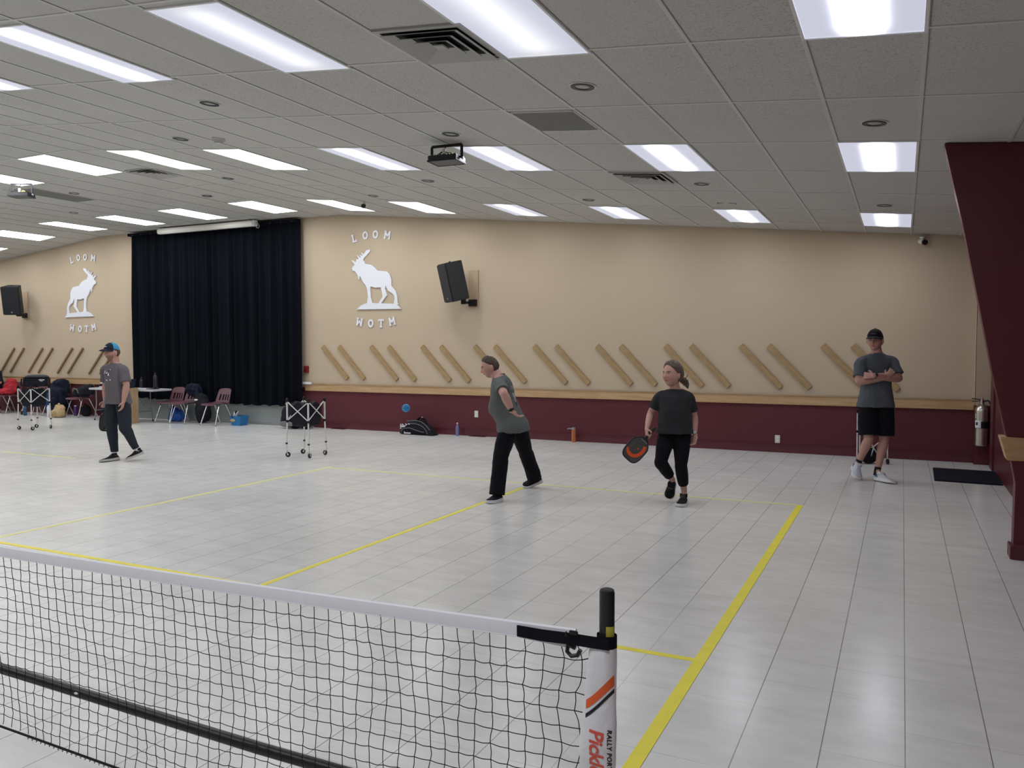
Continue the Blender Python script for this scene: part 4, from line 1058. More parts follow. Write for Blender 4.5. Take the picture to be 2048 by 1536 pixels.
lump('sleeve', 'navyfab', [((.24, -.05, .36), (.06, .08, .32))], .03, 7, .02, r, seed=8)
r = empty('tote_bag', (-16.48, 3.42, 0), 0, 'tan cloth bag on the floor beside the heap of coats', 'bag')
lump('body', 'tanbag', [((0, 0, .10), (.19, .11, .10)), ((.05, 0, .20), (.11, .08, .10))], .035, 8, .016, r)
lump('handle', 'tanbag', [((.06, -.02, .30), (.03, .02, .04))], .01, 14, .01, r, seed=2)
mb = MB(); mb.box((-.09, -.115, .06), (.10, .01, .03)); mb.build('print_band', 'orange', r, bevel=.003)
r = empty('dark_sack', (-16.22, 3.93, 0), 0, 'olive dark bag tucked beneath the chair with the black backpack', 'bag')
lump('body', 'blackfab', [((0, 0, .13), (.13, .10, .13))], .02, 8, .016, r, seed=6)
MB().tube(spline([(-.05, 0, .24), (0, -.03, .30), (.06, 0, .24)]), .009, 8).build('handle', 'nylonblack', r)
r = empty('jacket', (-18.92, 3.78, 0), 0, 'bright red jacket bundled on a chair beside the seated person', 'jacket')
lump('body', 'redfab', [((-.02, .10, .60), (.20, .12, .15)), ((0, .12, .74), (.13, .08, .10)), ((.10, -.02, .53), (.15, .16, .09))], .045, 6, .018, r)
lump('sleeve', 'redfab', [((.16, -.02, .58), (.06, .06, .12)), ((-.15, -.05, .53), (.10, .12, .06))], .02, 8, .015, r, seed=3)

# ------------------------------------------------------------------ ball carts
def ball_cart(x, y, rot, lab):
    r = empty('ball_cart', (x, y, 0), rot, lab, 'ball cart', 'wheeled ball carts with crossed silver struts')
    h = .19; C = [(-h, -h), (h, -h), (h, h), (-h, h)]
    for k, (cx, cy) in enumerate(C):
        sx, sy = (1 if cx > 0 else -1), (1 if cy > 0 else -1)
        o = MB().tube([(cx, cy, .82), (cx, cy, .52)], .0135, 10).tube([(cx, cy, .54), (cx+sx*.012, cy+sy*.012, .10)], .0115, 10).build('leg', 'alu', r)
        mb = MB(); mb.box((cx, cy, .825), (.036, .036, .05)); mb.lathe((cx, cy, .85), [(.017, 0), (.013, .012), (.003, .016)], 12); mb.box((cx, cy, .525), (.034, .034, .036)); mb.box((cx+sx*.01, cy+sy*.01, .20), (.026, .026, .03))
        mb.build('joint', 'black', o, bevel=.004)
        a = k*1.3+.4; dx, dy = math.cos(a), math.sin(a); wx, wy = cx+sx*.012+dx*.022, cy+sy*.012+dy*.022
        mb = MB(); mb.lathe(Vector((wx, wy, .037))-Vector((-dy, dx, 0))*.010, [(.012, -.001), (.034, .0), (.037, .004), (.037, .016), (.034, .020), (.012, .021)], 22, axis=(-dy, dx, 0)); w = mb.build('wheel', 'black', o)
        mb = MB(); mb.lathe(Vector((wx, wy, .037))-Vector((-dy, dx, 0))*.012, [(.013, 0), (.013, .024)], 14, axis=(-dy, dx, 0)); 
        for s in (-1, 1): mb.tube([Vector((wx, wy, .037))+Vector((-dy, dx, 0))*s*.015, Vector((cx+sx*.012, cy+sy*.012, .09))+Vector((-dy, dx, 0))*s*.013], .005, 6)
        mb.box((cx+sx*.012, cy+sy*.012, .095), (.030, .030, .012)); mb.build('caster_fork', 'alu', o)
    for k in range(4):
        a, b = C[k], C[(k+1) % 4]; n = Vector((b[1]-a[1], -(b[0]-a[0]), 0)).normalized()*.006
        MB().tube([Vector((a[0], a[1], .815))+n, Vector((b[0], b[1], .535))+n], .0075, 8).build('cross_strut', 'alu', r)
        MB().tube([Vector((a[0], a[1], .535))-n, Vector((b[0], b[1], .815))-n], .0075, 8).build('cross_strut', 'alu', r)
    mb = MB(); rings = []
    for z, k in ((.80, .182), (.70, .172), (.58, .165), (.47, .155), (.445, .11)):
        ring = []
        for j in range(32):
            th = 2*PI*(j+.5)/32; c, s = math.cos(th), math.sin(th); q = 1/max(abs(c), abs(s))
            zz = z-(.055*math.sin(PI*min(1, abs(abs(c)-abs(s))*1.3)) if z == .80 else 0)
            ring.append((c*q*k, s*q*k, zz))
        rings.append(ring)
    inner = [[(x*.98, y*.98, z+.004) for x, y, z in rr] for rr in reversed(rings)]
    mb.loft(rings+inner, cap=True); mb.build('basket', 'blackfab', r, smooth=50)
    return r
ball_cart(-7.02, .76, 0.03, 'ball cart with crossed silver struts standing between the curtain and the player in grey')
ball_cart(-14.46, 1.53, .02, 'ball cart with crossed struts on the far left, a black bag on it')
r = empty('soft_cooler', (-14.40, 1.56, .845), math.radians(42), 'black soft bag with a domed lid resting on the left ball cart', 'bag')
MB().box((0, 0, .09), (.42, .28, .18)).build('body', 'blackfab', r, bevel=.02)
mb = MB(); mb.ell((0, 0, .175), (.205, .138, .055), fn=lambda p: Vector((math.copysign(abs(p.x)**.6, p.x), math.copysign(abs(p.y)**.6, p.y), max(p.z, -.1)))); mb.build('lid', 'speaker_box', r)
mb = MB(); mb.tube([(-.21, -.143, .175), (.21, -.143, .175)], .006, 6); mb.build('zip', 'nylonblack', r)
mb = MB()
for k in range(5): mb.box((.08+.02*k, -.142, .13), (.014, .004, .02))
mb.box((.115, -.142, .105), (.05, .004, .008)); mb.build('logo_marks', 'whiteprint', r)
mb = MB(); mb.tube(spline([(-.22, -.155, .16), (-.23, -.16, .05), (-.21, -.155, -.0+.01)]), .012, 8, flat=(1, 2)); mb.build('strap', 'nylonblack', r)

# folded ball cart behind the man with crossed arms
r = empty('folded_ball_cart', (.50, 3.42, 0), YAW, 'folded ball cart with thin silver poles behind the man with crossed arms', 'ball cart')
for x, y, z1, z0 in ((-.170, .02, .72, .10), (-.120, .05, .72, .03), (.20, .03, .60, .08), (.235, -.02, .55, .085)):
    o = MB().tube([(x, y, z1), (x*.98, y, z0)], .010, 10).build('leg', 'alu', r)
    mb = MB(); mb.box((x, y, z1*.62 if z1 > .7 else .40), (.028, .03, .03)); mb.box((x, y, z1), (.03, .03, .04)); mb.build('joint', 'black', o, bevel=.003)
for a, b in (((-.10, 0, .13), (.17, .0, .33)), ((.10, -.02, .13), (-.03, -.02, .34)), ((-.12, .02, .16), (.16, .03, .10)), ((.0, -.02, .10), (.035, -.03, .22))):
    MB().tube([a, b], .008, 8).build('cross_strut', 'alu', r)
lump('basket', 'blackfab', [((.0, .04, .13), (.12, .07, .11))], .015, 10, .012, r)
mb = MB(); mb.tube([(.0+.115*math.cos(a), .04-.02, .125+.115*math.sin(a)) for a in [2*PI*j/24 for j in range(25)]], .010, 8); mb.build('rim', 'black', r)
for x in (.235, -.120):
    mb = MB(); mb.lathe((x-.012, -.02 if x > 0 else .05, .037), [(.012, 0), (.036, .002), (.036, .022), (.012, .024)], 18, axis=(1, 0, 0)); mb.build('wheel', 'black', r)

# ------------------------------------------------------------------ ball in flight
r = empty('pickleball', (-3.228, -2.33, 1.048), 0, 'blue perforated plastic ball in the air left of the player in grey', 'ball')
MB().ell((0, 0, 0), (.037, .037, .037), 32, 24).build('shell', 'ballblue', r)
mb = MB(); gr = PI*(3-math.sqrt(5))
for i in range(30):
    z = 1-2*(i+.5)/30; q = math.sqrt(1-z*z); d = Vector((q*math.cos(gr*i), q*math.sin(gr*i), z)); mb.lathe(d*.0368, [(.0035, 0), (.0035, .0006)], 10, axis=d)
o = mb.build('holes', 'ballhole', r); tag(o, kind='stuff')

# ------------------------------------------------------------------ people
def limb(mb, pts, rad, n=16, sub=5, flat=(1, 1)):
    pts = [Vector(p) for p in pts]; P = []; Q = []
    for i in range(len(pts)-1):
        a = pts[max(i-1, 0)]; d = pts[min(i+2, len(pts)-1)]; ra = rad[max(i-1, 0)]; rd = rad[min(i+2, len(pts)-1)]
        for k in range(sub):
            t = k/sub; P.append(cr(a, pts[i], pts[i+1], d, t)); Q.append(max(.004, cr(ra, rad[i], rad[i+1], rd, t)))
    P.append(pts[-1]); Q.append(rad[-1])
    mb.tube(P, Q, n, flat=flat, round_ends=True)
def lerp(a, b, t): return a+(b-a)*t
def head_fn(p, fem):
    """unit sphere direction -> head-local point (x to the person's left, y forward, z up)"""
    x, y, z = p
    w = 1.0-.30*max(0, (-z-.15)/.85)**1.6 - .04*max(0, z-.4)
    X = x*.0805*w; Z = z*.118
    if y > 0: Y = (abs(y)**.88)*.096*(1-.08*max(0, -z-.3))
    else: Y = y*.100*(1-.42*max(0, (-z-.05)/.95)**1.1)
    Y += -.006
    if y > 0:
        g = lambda cx, c_z, sx, sz: math.exp(-((X-cx)/sx)**2-((Z-c_z)/sz)**2)
        Y += .015*g(0, -.010, .010, .020)+.019*g(0, -.024, .0135, .0105)       # nose
        Y += .006*g(0, .032, .040, .012)*(0.5 if fem else 1)                 # brow
        Y -= .0095*(g(.031, .011, .015, .011)+g(-.031, .011, .015, .011))      # sockets
        Y += .004*(g(.040, -.020, .020, .018)+g(-.040, -.020, .020, .018))
        Y += .007*g(0, -.054, .022, .010) - .003*g(0, -.0545, .024, .0022)   # lips
        Y += .008*g(0, -.092, .024, .016)                                    # chin
        Y -= .004*g(0, -.072, .02, .008)
    return Vector((X, Y, Z))
class Head:
    def __init__(s, C, fwd, up, sc, fem=False):
        s.C = Vector(C); f = Vector(fwd).normalized(); u = Vector(up).normalized(); u = (u-f*u.dot(f)).normalized(); l = u.cross(f)
        s.B = Matrix((l, f, u)).transposed(); s.sc = sc; s.fem = fem     # columns: left, forward, up
    def w(s, p): return s.C + s.B @ (Vector(p)*s.sc)
    def loc(s, p): return (s.B.transposed() @ (Vector(p)-s.C))/s.sc
    def rings(s, off=None, n=56, k=44):
        out = []
        for i in range(k+1):
            th = PI*(i+.05)/(k+.1); z = -math.cos(th); q = math.sin(th); ring = []
            for j in range(n):
                d = Vector((q*math.cos(2*PI*j/n), q*math.sin(2*PI*j/n), z)); p = head_fn(d, s.fem)
                if off: p = p + d.normalized()*off(p)
                ring.append(s.w(p))
            out.append(ring)
        return out
def torso(mb, J, tab, ex, mg=0.0, aw=1.0, belly=0.0, hemw=1.0):
    pel, nek = J['pel'], J['nek']; lh = (J['hipL']-J['hipR']); lh.z = 0; lh.normalize(); ls = (J['shL']-J['shR']).normalized()
    up = (nek-pel).normalized(); rings = []
    for t, a, bf, bb in tab:
        k = max(0, min(1, (t+.05)/1.0)); lat = lh.lerp(ls, k).normalized(); lat = (lat-up*lat.dot(up)).normalized(); f = lat.cross(up).normalized()
        q = max(0, min(1, (t+.10)/.6)); upt = Vector((0, 0, 1)).lerp(up, q).normalized(); lat = (lat-upt*lat.dot(upt)).normalized(); f = lat.cross(upt).normalized()
        c = pel+(nek-pel)*t if t > 0 else pel+Vector((0, 0, 1))*(nek-pel).length*t
        if t < .05 and hemw != 1: a = a*hemw
        bulge = belly*math.exp(-((t-.32)/.28)**2)
        ring = []
        for j in range(28):
            th = 2*PI*j/28; cx = math.copysign(abs(math.cos(th))**ex, math.cos(th)); sy = math.copysign(abs(math.sin(th))**ex, math.sin(th))
            b = (bf+bulge if sy > 0 else bb)+mg
            ring.append(c+lat*(a*aw+mg)*cx+f*b*sy)
        rings.append(ring)
    mb.loft(rings)
TT = [(-.20, .085, .05, .06), (-.14, .135, .085, .10), (-.05, .160, .105, .125), (.08, .160, .108, .112), (.25, .150, .106, .090), (.42, .148, .108, .088), (.60, .158, .112, .096), (.76, .165, .108, .100), (.87, .150, .086, .090), (.95, .105, .062, .072), (1.02, .060, .05, .055)]
SH = [(-.19, .202, .142, .155), (-.10, .198, .138, .153), (.0, .184, .128, .140), (.14, .170, .116, .118), (.3, .158, .110, .098), (.46, .156, .112, .094), (.62, .164, .114, .100), (.77, .170, .110, .103), (.87, .155, .090, .094), (.93, .118, .072, .080), (.975, .080, .062, .068)]
def hand(mb, W, d, n, l, curl=.4, s=1.0, spread=1.0, thumb=.5):
    """W wrist, d toward the fingers, n the way the fingers bend, l toward the thumb"""
    W = Vector(W); d = Vector(d).normalized(); n = Vector(n); n = (n-d*n.dot(d)).normalized(); l0 = Vector(l); l_ = n.cross(d); l = l_ if l_.dot(l0) > 0 else -l_
    rings = []
    for t, w, h in ((-.015, .024, .020), (.0, .026, .019), (.03, .034, .017), (.06, .040, .0145), (.088, .040, .012)):
        rings.append([W+d*t*s+l*w*s*math.copysign(abs(math.cos(a))**.8, math.cos(a))+n*h*s*math.sin(a) for a in [2*PI*j/16 for j in range(16)]])
    mb.loft(rings)
    for off, L, sp in ((.030, .070, .10), (.010, .078, .02), (-.010, .073, -.05), (-.029, .057, -.14)):
        p = W+d*.082*s+l*off*s; dd = (d+l*sp*spread).normalized(); pts = [p]; ang = 0
        for k, seg in enumerate((.45, .32, .25)):
            ang += curl*(1.0, 1.25, .8)[k]; v = dd*math.cos(ang)+n*math.sin(ang); p = p+v*L*seg*s; pts.append(p)
        limb(mb, pts, [.0095*s, .0090*s, .0082*s, .0070*s], 8, 3)
    b = W+d*.022*s+l*.026*s; td = (d*.62+l*.72+n*(.25+.4*thumb)).normalized(); m_ = b+td*.040*s; td2 = (d*.92+l*.15+n*(.2+.6*thumb)).normalized()
    limb(mb, [b-td*.01, m_, m_+td2*.034*s], [.014*s, .0115*s, .0085*s], 8, 3)
def shoe(root, A, T, H, mats, s=1.0, nm='shoe', laces=None, heelm=None, updir=None, solecol=None):
    A, T, H = Vector(A), Vector(T), Vector(H); f = (T-H).normalized(); L = (T-H).length
    up = (A-H); up = (up-f*up.dot(f)).normalized()
    if updir is not None: up = Vector(updir); up = (up-f*up.dot(f)).normalized()
    l = f.cross(up); W = lambda x, y, z: H+f*(x*L)+l*(y*s)+up*(z*s)
    mb = MB(); rings = []
    for x, w, h in ((.005, .020, .050), (.04, .030, .066), (.10, .034, .074), (.20, .036, .076), (.30, .036, .078), (.42, .038, .070), (.55, .043, .056), (.68, .047, .047), (.80, .046, .041), (.90, .040, .036), (.97, .028, .030), (1.0, .012, .024)):
        ring = []
        for j in range(18):
            a = 2*PI*j/18; c, q = math.cos(a), math.sin(a)
            ring.append(W(x, w*math.copysign(abs(c)**.8, c)*(1 if q < .3 else 1-.25*q), .018 + (max(0, q)**.8)*(h-.018) - (.004 if q < 0 else 0)))
        rings.append(ring)
    mb.loft(rings); mb.tube([A*.0+W(.2, 0, .06), W(.2, 0, .088)], .034*s, 16)
    o = mb.build(nm, mats[0], root, smooth=60)
    mb = MB(); out = []
    for x, w in ((-.02, .012), (.0, .026), (.06, .036), (.2, .039), (.42, .039), (.6, .047), (.75, .050), (.88, .045), (.97, .031), (1.01, .012)): out.append((x, w))
    poly = out+[(x, -w) for x, w in reversed(out)]
    mb.prism(poly, lambda p, t: W(p[0], p[1], (.024+.010*math.exp(-((p[0]-0)/.3)**2))*(1-t) + (.010*max(0, p[0]-.8)*5*.5 if p[0] > .8 else 0)))
    mb.build('sole', mats[1], o, smooth=40)
    if laces:
        mb = MB()
        for k in range(4): x = .36+.07*k; z = .079-.011*k; mb.tube([W(x, -.020, z-.004), W(x, 0, z+.002), W(x+.01, .020, z-.004)], .0028*s, 6)
        mb.build('laces', laces, o)
    if heelm:
        mb = MB(); rr = []
        for x, w, h in ((-.003, .022, .052), (.05, .033, .070), (.14, .037, .066), (.22, .038, .045)): rr.append([W(x, w*c*1.03, .022+(h-.022)*q) for c, q in [(math.cos(a), max(0, math.sin(a))) for a in [PI*j/12 for j in range(13)]]])
        mb.loft(rr); mb.build('heel_counter', heelm, o, smooth=60)
    return o
def tones(me, head, base, lip=(.36, .12, .11), brow=(.06, .04, .03), beard=None, eye=True, red=None):
    ca = me.color_attributes.new('Tone', 'FLOAT_COLOR', 'POINT'); buf = []
    base = Vector(base); lip = Vector(lip); brow = Vector(brow)
    for v in me.vertices:
        c = base.copy(); p = head.loc(v.co)
        if p.length < .16 and p.y > .02:
            X, Y, Z = p
            k = math.exp(-(abs(X)/.045)**2-((Z+.022)/.03)**2); c = c.lerp(Vector((base.x*1.05, base.y*.72, base.z*.68)), k*.5)
            if beard:
                b = max(0, min(1, (-.030-Z)/.010))*(1-.7*math.exp(-(X/.016)**2-((Z+.054)/.006)**2)); c = c.lerp(Vector(beard), b*.72)
            m_ = math.exp(-(X/.024)**4-((Z+.054)/.0075)**4); c = c.lerp(lip, m_*.85)
            m_ = math.exp(-(X/.018)**4-((Z+.0545)/.0028)**4); c = c.lerp(Vector((.10, .03, .03)), m_*.6)
            for sx in (-1, 1):
                e = ((X-sx*.031)/.0135)**2+((Z-.010)/.0058)**2
                if eye and e < 1: c = Vector((.48, .44, .42))
                e = ((X-sx*.031)/.0058)**2+((Z-.010)/.0058)**2
                if eye and e < 1: c = Vector((.03, .022, .018))
                if .013 < abs(X) < .050 and abs(Z-.028-.003*math.sin((abs(X)-.013)*60)) < .0045: c = c.lerp(brow, .75)
                if ((X-sx*.031)/.016)**2+((Z-.017)/.0025)**2 < 1: c = c.lerp(brow, .6)
        buf += [c.x, c.y, c.z, 1]
    ca.data.foreach_set('color', buf)
def person(name, label, root, rot, J, sp):
    J = {k: Vector(v) for k, v in J.items()}
    r = empty(name, (root[0], root[1], 0), rot, label, 'person')
    s = sp.get('s', 1.0); fem = sp.get('fem', False)
    for k in ('shL', 'shR'): J[k] = J[k]-Vector((0, 0, sp.get('drop', .030)))
    H = Head(J['hed'], sp['face'], sp.get('hup', (0, 0, 1)), sp.get('hs', 1.0), fem)
    # body: one continuous skin
    mb = MB(); mb.loft(H.rings())
    for sx in (-1, 1):
        Re = H.B @ rz(sx*-.35) @ rx(.1)
        mb.ell(H.w((sx*.0835, -.010, -.006)), (.012*H.sc, .021*H.sc, .032*H.sc), 12, 8, rot=Re)
    limb(mb, [J['nek']-(J['nek']-J['pel']).normalized()*.03, lerp(J['nek'], H.w((0, -.030, -.075)), .55), H.w((0, -.028, -.06))], [.066*s, sp.get('neckr', .062)*s, sp.get('neckr', .062)*s])
    torso(mb, J, TT, .85, 0, s*sp.get('aw', 1.0), sp.get('belly', 0))
    for side in 'LR':
        sh, el, wr, ha = (J[k+side] for k in ('sh', 'el', 'wr', 'ha')); g = sp.get('arm', 1.0)*s
        limb(mb, [lerp(sh, J['nek'], .55)-Vector((0, 0, .035)), sh, lerp(sh, el, .35), lerp(sh, el, .75), el], [.047*s, .049*g, .047*g, .043*g, .040*g])
        limb(mb, [lerp(el, sh, .06), el, lerp(el, wr, .25), lerp(el, wr, .6), lerp(el, wr, .92), wr], [.040*g, .040*g, .043*g, .037*g, .027*g, .026*g])
        hd = sp['hand'+side]; hand(mb, wr, ha-wr, hd[0], hd[1], hd[2], s*sp.get('hands', 1.0), thumb=hd[3] if len(hd) > 3 else .5)
        hi, kn, an, to, he = (J[k+side] for k in ('hip', 'kn', 'an', 'to', 'he')); q = sp.get('leg', 1.0)*s
        limb(mb, [hi, hi-Vector((0, 0, .05)), lerp(hi, kn, .4), lerp(hi, kn, .8), kn], [.066*q, .078*q, .076*q, .062*q, .055*q])
        limb(mb, [lerp(kn, hi, .08), kn, lerp(kn, an, .28), lerp(kn, an, .65), an], [.054*q, .054*q, .056*q, .042*q, .034*q])
        limb(mb, [an, lerp(an, lerp(he, to, .45), .5), lerp(he, to, .70)+Vector((0, 0, .018))], [.034*q, .030*q, .022*q], sub=3)
    me = remesh(mb, .0052, 2, .4); tones(me, H, sp['skin'], brow=sp.get('brow', (.06, .04, .03)), beard=sp.get('beard'))
    obj_from(me, 'body', 'skin', r)
    # shirt
    mb = MB(); mg = sp.get('mg', .016)
    tab = [(t if t > 0 else t*sp.get('hem', 1.0), a*(1+(sp.get('flare', 0) if t < .2 else 0)), bf, bb) for t, a, bf, bb in SH]
    torso(mb, J, tab, .85, mg-.008, s*sp.get('aw', 1.0), sp.get('belly', 0), sp.get('hemw', 1.0))
    nax = (H.w((0, -.028, -.06))-J['nek']).normalized(); upn = (J['nek']-J['pel']).normalized(); cax = (upn*1.2+nax).normalized(); ntop = J['nek']-cax*.006
    mb.tube([J['nek']-upn*.075, J['nek']-upn*.03, ntop], [.080*s, .076*s, .070*s], 20)
    for side in 'LR':
        sh, el = J['sh'+side], J['el'+side]; g = sp.get('arm', 1.0)*s; L = sp.get('sleeve', .62)
        pts = [lerp(sh, J['nek'], .52)-Vector((0, 0, .030)), sh+Vector((0, 0, .004)), lerp(sh, el, .3), lerp(sh, el, L*.75), lerp(sh, el, L)]
        P = []; Q = []; rad = [.064*s, .061*g, .063*g, .065*g, .067*g]
        limb(mb, [lerp(J['nek'], sh, .22)-Vector((0, 0, .042)), lerp(J['nek'], sh, .6)-Vector((0, 0, .022)), sh], [.046*s, .050*s, .050*s], sub=4)
        for i in range(4):
            a = pts[max(i-1, 0)]; d = pts[min(i+2, 4)]
            for k in range(4): P.append(cr(a, pts[i], pts[i+1], d, k/4)); Q.append(cr(rad[max(i-1, 0)], rad[i], rad[i+1], rad[min(i+2, 4)], k/4))
        P.append(pts[-1]); Q.append(rad[-1]); mb.tube(P, Q, 18)
    me = remesh(mb, .0075, 2, .5)
    wr = .0085*sp.get('wr', 1.0)
    displace(me, lambda p: wr*(noise.noise(Vector((p.x*7, p.y*7, p.z*4)))*.7+noise.noise(Vector((p.x*15+p.z*9, p.y*15, p.z*7+3)))*.5))
    shirt = obj_from(me, 'shirt', sp['shirt'], r)
    # trousers or shorts
    mb = MB(); pm = sp.get('pm', .014)
    torso(mb, J, [(t, a+.004, b, c) for t, a, b, c in TT[:4]], .85, pm*.7, s*sp.get('aw', 1.0)*sp.get('hipw', 1.0), 0)
    pl = sp.get('plen', 1.0); pr = sp.get('prad', (.085, .098, .092, .078, .072, .070, .062, .056))
    for side in 'LR':
        hi, kn, an = J['hip'+side], J['kn'+side], J['an'+side]; q = s
        if pl < .5:
            k = pl*2; pts = [hi+Vector((0, 0, .02)), hi-Vector((0, 0, .04)), lerp(hi, kn, .5*k), lerp(hi, kn, k)]; rad = [pr[0], pr[1], pr[2], pr[3]]
        else:
            k = (pl-.5)*2; pts = [hi+Vector((0, 0, .02)), hi-Vector((0, 0, .03)), lerp(hi, kn, .45), lerp(hi, kn, .88), kn+(kn-lerp(hi, an, .5))*.05, lerp(kn, an, .22*k), lerp(kn, an, .6*k), kn+(an-kn)*k]; rad = list(pr)
        P = []; Q = []; N = len(pts)
        for i in range(N-1):
            a = pts[max(i-1, 0)]; d = pts[min(i+2, N-1)]
            for kk in range(4): P.append(cr(a, pts[i], pts[i+1], d, kk/4)); Q.append(s*cr(rad[max(i-1, 0)], rad[i], rad[i+1], rad[min(i+2, N-1)], kk/4))
        P.append(pts[-1]); Q.append(rad[-1]*s); mb.tube(P, Q, 18)
    me = remesh(mb, .008, 2, .5)
    pw = .006*sp.get('pwr', 1.0)
    displace(me, lambda p: pw*(noise.noise(Vector((p.x*8, p.y*8, p.z*5+9)))+.5*noise.noise(Vector((p.x*14, p.y*14, p.z*16)))))
    obj_from(me, sp.get('pname', 'trousers'), sp['pants'], r)
    for side in 'LR':
        sd = sp.get('shoeside', {}).get(side, {})
        shoe(r, J['an'+side], J['to'+side], J['he'+side], sp['shoes'], s*sp.get('shs', 1.0), laces=sp.get('laces'), heelm=sp.get('heelm'), **sd)
        if sp.get('sock'):
            a = J['an'+side]; k = J['kn'+side]; u = (k-a).normalized(); MB().tube([a-u*.070, a+u*.0, a+u*sp.get('sockh', .035)], [.034*s, .0362*s, .0366*s], 16).build('sock', sp['sock'], r)
    # hair or cap
    hk = sp.get('hairkind', 'short')
    def hairoff(p):
        y = p.y
        if hk == 'long': zmin = (.086-7*p.x*p.x) if y > .055 else (-.02+(y+.01)*1.45 if y > -.01 else -.075); th = .006+.015*max(0, min(1, (p.z-zmin)/.06))
        else: zmin = (.084-5*p.x*p.x) if y > .06 else (.012+(y+.01)*.98 if y > -.01 else -.060); th = .004+.007*max(0, min(1, (p.z-zmin)/.05))
        if hk != 'long' and abs(p.x) > .055 and -.03 < y < .03: zmin = max(zmin, .018)
        k = max(0, min(1, (p.z-zmin)/.012)); k = k*k*(3-2*k)
        return -.010+(th+.010)*k + (.008*max(0, (p.z-.07)/.05) if hk == 'short' and y > -.02 else 0)*k
    hr = MB().loft(H.rings(hairoff)).mesh('hair'); ho = obj_from(hr, 'hair', sp['hair'], r)
    if hk == 'long':
        mb = MB(); pts = [H.w(q) for q in ((.0, -.095, -.03), (.005, -.118, -.045), (.0, -.150, -.060), (-.005, -.195, -.090), (-.01, -.225, -.135))]
        limb(mb, pts, [.028, .022, .036, .034, .012], 12, 4); me = remesh(mb, .006, 1)
        displace(me, lambda c: .006*noise.noise(c*60))
        obj_from(me, 'ponytail', sp['hair'], ho)
        for a, b, c in (((0, -.17, -.055), (.0, -.205, -.03), (.0, -.225, .0)), ((.01, -.18, -.08), (.0, -.215, -.08), (.0, -.235, -.055))): MB().tube(spline([H.w(a), H.w(b), H.w(c)]), [.004]*9+[.003, .002, .0015, .001], 5).build('stray_lock', sp['hair'], ho)
        mb = MB(); c = [Vector(H.w((0, -.114, -.043)))+H.B @ Vector((.025*math.cos(a), 0, .025*math.sin(a))) for a in [2*PI*j/18 for j in range(19)]]; mb.tube(c, .009, 8); mb.build('hair_tie', 'black', ho)
    if sp.get('cap'):
        cm = sp['cap']
        def capoff(p):
            zmin = .040 if p.y > 0 else .040-.25*min(.08, -p.y)*1.0
            k = max(0, min(1, (p.z-zmin)/.006)); return -.02+(.020+.013+.010*max(0, min(1, (p.z-.05)/.05)))*k
        me = MB().loft(H.rings(capoff, 64, 60)).mesh('cap'); me.materials.append(M[cm[0]]); me.materials.append(M[cm[1]])
        for pgn in me.polygons:
            c = H.loc(pgn.center); pgn.material_index = 1 if c.y < .012 else 0
        me.shade_smooth(); co = bpy.data.objects.new('cap', me); COL.objects.link(co); co.parent = r
        mb = MB(); top = []; n = 20
        def bp(i, j, dz):
            a = math.radians(205-(230*i/n)) if False else PI*(1-i/n); ca, sa = math.cos(a), math.sin(a)
            xi, yi = ca*.080, .012+sa*.078; xo, yo = ca*.086, .030+sa*.145
            t = j/5; x = xi+(xo-xi)*t; y = yi+(yo-yi)*t; z = .058-.016*t-.018*(x/.085)**2+.004*math.sin(t*PI)
            return H.w((x, y, z+dz))
        for dz in (0, -.004):
            for j in range(6):
                for i in range(n+1): top.append(bp(i, j, dz))
        N = 6*(n+1); fs = []
        for j in range(5):
            for i in range(n):
                a = j*(n+1)+i; fs.append((a, a+1, a+n+2, a+n+1)); fs.append((N+a, N+a+n+1, N+a+n+2, N+a+1))
        for i in range(n): a = 5*(n+1)+i; fs.append((a, a+1, N+a+1, N+a)); fs.append((i, N+i, N+i+1, i+1))
        for j in range(5): a = j*(n+1); fs.append((a, a+n+1, N+a+n+1, N+a)); a += n; fs.append((a, N+a, N+a+n+1, a+n+1))
        mb.add(top, fs); mb.build('brim', cm[0], co, smooth=60)
        MB().ell(H.w((0, -.012, .142)), (.008, .008, .005)).build('button', cm[0], co)
        if len(cm) > 2:
            mb = MB()
            for k in range(5): mb.ell(H.w((-.022+.011*k, .085-.12*(abs(-.022+.011*k))**1.2, .088)), (.0048, .004, .006))
            mb.build('badge', cm[2], co)
    if sp.get('watch'):
        side, m, face = sp['watch']; el, wr = J['el'+side], J['wr'+side]; u = (wr-el).normalized(); c = wr-u*.015
        MB().tube([c-u*.011, c+u*.011], .033*s, 20).build('watch', m, r)
        fv = Vector(sp.get('wface', (0, -1, 0))); fv = (fv-u*fv.dot(u)).normalized(); q = u.cross(fv)
        mb = MB(); mb.box(c+fv*.033*s, (.030, .034, .010), Matrix((u, q, fv)).transposed()); mb.build('watch_face', face, r, bevel=.004)
    a1 = cax.orthogonal().normalized(); a2 = cax.cross(a1)
    mb = MB(); mb.tube([ntop-cax*.016+a1*.067*s*math.cos(a)+a2*.067*s*math.sin(a) for a in [2*PI*j/28 for j in range(29)]], .0070, 8, cap=False); mb.build('collar', sp['shirt'], shirt)
    return r, shirt, H
